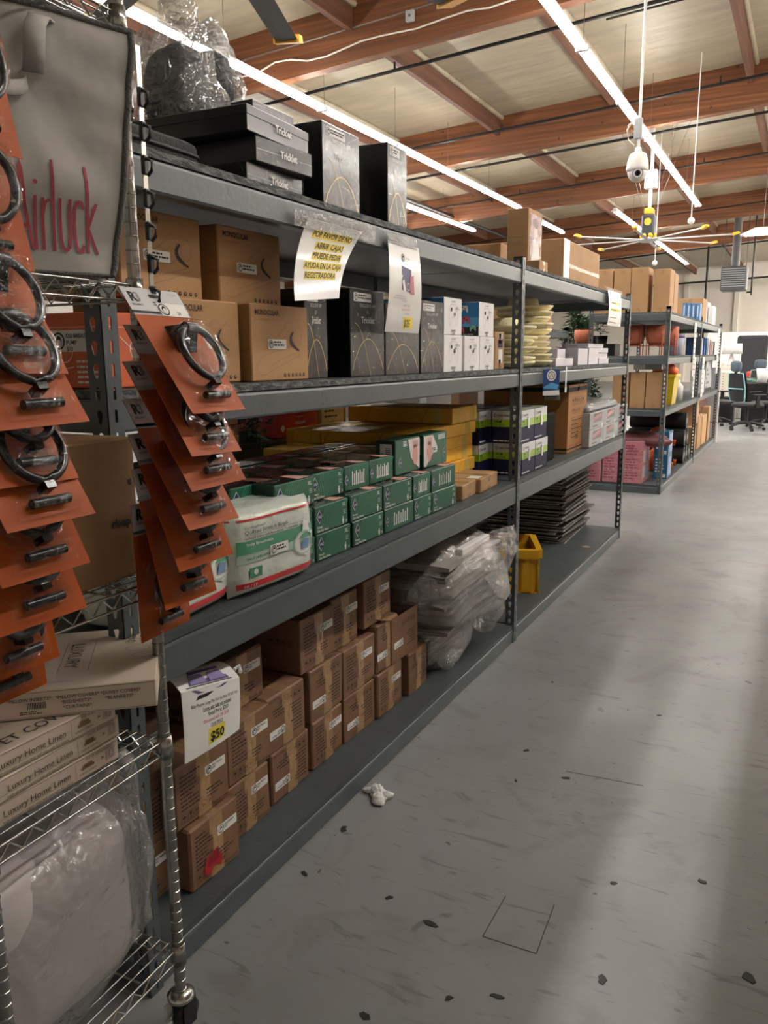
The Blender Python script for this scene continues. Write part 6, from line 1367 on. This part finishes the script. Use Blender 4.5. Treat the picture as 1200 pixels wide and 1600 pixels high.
pipe('gas_pipe', [(-7, 40, 4.75), (-1, 40, 4.95), (4, 40, 5.1)], .04, BPIPE, 'dark gas pipe running across before the far wall')
pipe('downpipe', [(-4.35, 40, 0), (-4.35, 40, 6.4)], .05, BPIPE, 'dark vertical pipe before the far wall at the end of the rack')
m = MB(); m.hull([(x, y, z) for x, y in ((-.5, -.2), (.5, -.2), (-.5, .2), (.5, .2)) for z in (0,)]+[(x*.35, y*.35, .16) for x, y in ((-.5, -.2), (.5, -.2), (-.5, .2), (.5, .2))], HOUS); m.add([(-.4, -.15, -.004), (.4, -.15, -.004), (.4, .15, -.004), (-.4, .15, -.004)], [(3, 2, 1, 0)], LED)
o = m.build('pendant_lamp', loc=(PY(1196, 365, 22).x, 22, 4.3), label='flat white pendant lamp at the right edge of the picture', cat='ceiling light'); p = PY(1192, 366, 22); o.location = (p.x, 22, p.z); m = MB(); m.tube([(0, 0, .16), (0, 0, zd(-1)-p.z-.1)], .006, WIREM, 4); m.build('cord', o)
for i, (u, v, y, zt) in enumerate(((1080, 345, 15.5, 5.4), (1023, 411, 20, 5.4))):
    p = PY(u, v, y); m = MB(); m.ball((0, 0, 0), .06, .06, .06, WHT, 14, 8); m.tube([(0, 0, .04), (0, 0, zd(p.x)-p.z-.05)], .009, WHT, 6); m.build('hanging_sensor', loc=p, label='small white round sensor on a thin white rod, %s' % ('below the end of the aisle light strip', 'over the tall cartons on the far rack'), cat='sensor') if False else m.build('hanging_sensor', loc=p, label='small white round sensor on a thin rod, %s' % ('below the end of the aisle light strip', 'over the tall cartons on the far rack')[i], cat='sensor')

# ================================================================== office chairs and furniture at the end
CHB = mat('black chair mesh', '18191b', .6); CHG = mat('slate chair headrest', '4b5866', .6); TEAL = mat('pale teal piping', '8fc3cc', .5)
def office_chair():
    root = empty('office_chair')
    def part(nm, fn, ma=CHB): m = MB(); fn(m); return m.build(nm, root)
    part('seat', lambda m: m.ball((0, 0, .50), .26, .26, .055, CHB, 24, 10, .55))
    def back(m):
        m.grid(lambda a, b: Vector(((a-.5)*(.50-.16*abs(b-.45)), .24+.07*b+.05*(2*a-1)**2*-1, .58+.55*b)), 10, 12, CHB); m.grid(lambda a, b: Vector(((.5-a)*(.50-.16*abs(b-.45)), .29+.07*b-.05*(2*a-1)**2, .58+.55*b)), 10, 12, CHB)
    part('backrest', back)
    pp_ = [(sx*(.25-.08*abs(b-.45)), .25+.07*b-.0, .58+.55*b) for sx, bs in ((-1, [i/10 for i in range(11)]), (1, [1-i/10 for i in range(11)])) for b in bs]
    part('piping', lambda m: (m.tube(pp_, .012, TEAL, 6, closed=True), m.tube([(-.22, .315, .83), (.22, .315, .83)], .014, TEAL, 6)))
    part('headrest', lambda m: m.ball((0, .33, 1.27), .14, .05, .11, CHG, 20, 12, .6)); part('headrest_stem', lambda m: m.box(-.03, .31, 1.1, .03, .34, 1.22, CHB))
    for sx in (-1, 1): part('armrest', lambda m: (m.box(sx*.27, -.15, .70, sx*.34, .13, .73, CHB, .01), m.box(sx*.29, -.02, .47, sx*.32, .05, .70, CHB)))
    part('gas_column', lambda m: m.tube([(0, 0, .12), (0, 0, .46)], .03, CHB, 10))
    for k in range(5):
        t = 2*PI*k/5+.3; u = Vector((math.cos(t), math.sin(t), 0)); m = MB(); m.tube([Vector((0, 0, .16)), u*.18+Vector((0, 0, .14)), u*.33+Vector((0, 0, .09))], [.035, .028, .02], CHB, 8); l = m.build('leg', root)
        m = MB(); s = Vector((-u.y, u.x, 0)); c = u*.33+Vector((0, 0, .032))
        for q in (-.018, .018): m.hull([c+s*(q+e)+u*(.032*math.cos(w2))+Vector((0, 0, .032*math.sin(w2))) for e in (-.008, .008) for w2 in [2*PI*i/14 for i in range(14)]], CHB)
        m.build('caster', l)
    return root
oc = office_chair()
for i, (u, v, rz, lb) in enumerate(((1165, 672, 2.3, 'with pale teal piping and a slate headrest, nearest the far rack'), (1194, 668, -.8, 'cut by the right edge of the picture'), (1116, 664, 1.2, 'darker, half hidden behind the tall pale panel'), (1190, 655, .4, 'behind the teal-piped one'))):
    p = PZ(u, v, 0); o = oc if i == 0 else dup(oc); o.location = p; o.rotation_euler[2] = rz; o.scale = (1.06, 1.06, 1.06); tag(o, 'black office chair '+lb, 'office chair', 'black office chairs')
def fur(name, lb, cat, u0, u1, v0, Y, d, z0, ma, b=.01, extra=None, hh=None):
    x0, x1 = Xy(u0, 600, Y), Xy(u1, 600, Y); h = hh or Zy((u0+u1)/2, v0, Y)-z0; m = MB(); m.box(-(x1-x0)/2, -d/2, 0, (x1-x0)/2, d/2, h, ma, b)
    if extra: extra(m, x1-x0, h)
    return m.build(name, loc=((x0+x1)/2, Y+d/2, z0), label=lb, cat=cat)
CREAM = mat('cream furniture', 'd9d2c2', .5); DKF = mat('tufted charcoal upholstery', '2d2f34', .8, bump=.6, bs=9)
fur('white_counter', 'long white counter before the far wall', 'counter', 1100, 1215, 519, 30, 1.2, 0, HW)
fur('headboard', 'tufted charcoal headboard leaning behind the chairs', 'headboard', 1147, 1195, 524, 26, .15, 0, DKF, .05)
fur('cream_cabinet', 'small cream cabinet with a row of dark studs beside the white lamp', 'cabinet', 1124, 1148, 580, 20.6, .4, .6, CREAM, .02, lambda m, w, h: [m.disc(Frame((-w/2, -.2, 0), (1, 0, 0), (0, 0, 1)), w*.22, h*(.1+.1*k), .012, BLK, 6) for k in range(9)])
fur('black_stand', 'black side table under the cream cabinet', 'table', 1122, 1149, 608, 20.55, .5, 0, BLK, .01, None, .6)
root = empty('table_lamp', (Xy(1142, 575, 22), 22, 1.30), label='white table lamp with a wide drum shade', cat='lamp'); m = MB(); m.lathe([(0, 0), (.13, 0), (.12, .05), (.04, .25), (.03, .32), (0, .32)], dm, 18); m.build('base', root); m = MB(); m.lathe([(.24, .3), (.22, .55), (.0, .55)], HOUS, 24); m.build('lamp_shade', root)
m = MB(); m.box(-.2, -.2, 0, .2, .2, 1.3, CREAM, .01); m.build('pedestal', loc=(Xy(1142, 575, 22), 22, 0), label='cream pedestal under the white table lamp', cat='pedestal')
m = MB(); m.box(-.5, -.05, 0, .5, .05, .95, mat('white quilted panel', 'dedcdb', .5, bump=.5, bs=8), .02); m.build('quilted_panel', loc=(Xy(1126, 560, 23.2), 23.1, .9), label='white quilted panel standing behind the lamp', cat='panel')
m = MB(); m.box(-.55, -.4, 0, .55, .4, .9, CREAM, .02); m.build('white_dresser', loc=(Xy(1126, 560, 23.2), 23.2, 0), label='white dresser behind the lamp carrying the quilted panel', cat='dresser')
m = MB(); m.box(-1.2, -.3, .0, 1.2, .3, .32, mat('red bench', 'b93b35', .5), .03); m.build('red_bench', loc=(Xy(1180, 585, 23)+.9, 24.6, .8), label='long red seat top showing between the office chairs', cat='bench')
m = MB(); m.box(-1.1, -.28, 0, 1.1, .28, .8, HW, .02); m.build('white_cabinet', loc=(Xy(1180, 585, 23)+.9, 24.6, 0), label='white cabinet under the red seat top', cat='cabinet')
m = MB(); m.lathe([(0, 0), (.1, 0), (.15, .33), (.13, .33), (0, .3)], HW, 18); m.build('white_bucket', loc=(Xy(1192, 585, 21), 21, .93), label='white bucket at the right edge above the chair arm', cat='bucket')
m = MB(); m.box(-.4, -.3, 0, .4, .3, .925, BLK, .02); m.build('black_table', loc=(Xy(1192, 585, 21), 21.1, 0), label='black table under the white bucket', cat='table')
m = MB(); m.ball((0, 0, .08), .33, .2, .12, mat('dark green glossy shell', '3f5b4e', .2, coat=.5), 24, 12, .9, flat=0); m.build('green_tray', loc=(Xy(1170, 600, 22.2), 22.2, .83), label='dark green glossy domed tray between the chairs', cat='tray')
m = MB(); m.box(-.3, -.28, 0, .3, .28, .825, HW, .02); m.build('low_table', loc=(Xy(1170, 600, 22.2), 22.2, 0), label='low white table under the green domed tray', cat='table')
m = MB(); m.tube([(0, 0, 0), (0, -.0, 1.3), (.03, 0, 1.42), (.07, 0, 1.36)], .02, mat('peach tube', 'd9b79d', .5), 8); m.build('floor_lamp_pole', loc=(Xy(1124, 600, 18.8), 18.8, 0), label='thin peach pole with a hooked top beside the cream cabinet', cat='pole')
# rack on the other side of the aisle, right of the camera: it shades the floor
rack('shelving_rack', 'grey steel rack on the right side of the aisle, outside the picture', .62, 1.54, (.9, 3.8, 6.7, 9.6, 12.5), LV)
for i in range(16):
    m, F = carton_mb(.6, .7, .35, CARD, True, i, .003); m.build('carton', loc=(.98, 1.4+i*.68, 2.069), rz=-PI/2, label='kraft carton on top of the right-hand rack, number %d from the near end' % (i+1), cat='carton', group='cartons on the right-hand rack (top)')
    m, F = carton_mb(.6, .7, .45, CARD, True, i, .003); m.build('carton', loc=(1.08, 1.4+i*.68, .927), rz=-PI/2, label='kraft carton on the right-hand rack second deck, number %d from the near end' % (i+1), cat='carton', group='cartons on the right-hand rack (second deck)')

# ================================================================== litter on the floor
p = PZ(592, 1245, 0); TIS = mat('white tissue', 'dcdbd8', .8, bump=.4, bs=30); root = empty('tissue', (p.x, p.y, 0), .6, label='crumpled white tissue on the floor beside the rack', cat='tissue')
m = MB(); m.ball((0, 0, .012), .028, .048, .016, TIS, 30, 18, .9, .9, 28, 3, flat=.001); m.ball((-.03, .035, .01), .03, .012, .011, TIS, 20, 10, 1, .8, 30, 6, flat=.001); m.ball((.028, -.01, .01), .02, .02, .011, TIS, 20, 10, 1, .8, 30, 9, flat=.001); m.build('wad', root)
SCR = mat('black floor scrap', '1c1a19', .6); rnd = random.Random(11)
for i, (u, v, s) in enumerate(((537, 1296, .022), (672, 1444, .026), (777, 1557, .018), (641, 1117, .008), (702, 1560, .014), (569, 1587, .02), (863, 1066, .012), (940, 1532, .022), (1170, 1528, .026), (822, 1173, .015), (608, 1403, .014), (475, 1365, .018), (806, 1220, .012), (958, 1380, .014), (1030, 1118, .012), (1098, 1378, .016), (884, 1216, .02))):
    p = PZ(u, v, 0); pts = [(math.cos(t)*s*rnd.uniform(.6, 1.2), math.sin(t)*s*rnd.uniform(.3, .7)) for t in [2*PI*k/9 for k in range(9)]]; m = MB()
    m.add([(x, y, .0005) for x, y in pts]+[(x*.9, y*.9, .0022) for x, y in pts], [tuple(range(9, 18))]+[(k, (k+1) % 9, 9+(k+1) % 9, 9+k) for k in range(9)], SCR)
    m.build('floor_scrap', loc=(p.x, p.y, 0), rz=rnd.uniform(0, 3), label='tiny flat black scrap on the grey floor', cat='scrap', group='black scraps on the floor')
# square inspection cover outline let into the floor
m = MB(); c = [PZ(u, v, .0005) for u, v in ((754, 1463), (838, 1490), (866, 1413), (790, 1400))]
for i in (0, 1, 3): m.tube([c[i], c[(i+1) % 4]], .0016, mat('dark floor joint', '4a4744', .8), 4)
m.tube([PZ(u, v, .0004) for u, v in ((885, 1205), (1005, 1228))], .0013, mat('dark floor joint', '4a4744', .8), 4)
struct('trim_4', m)
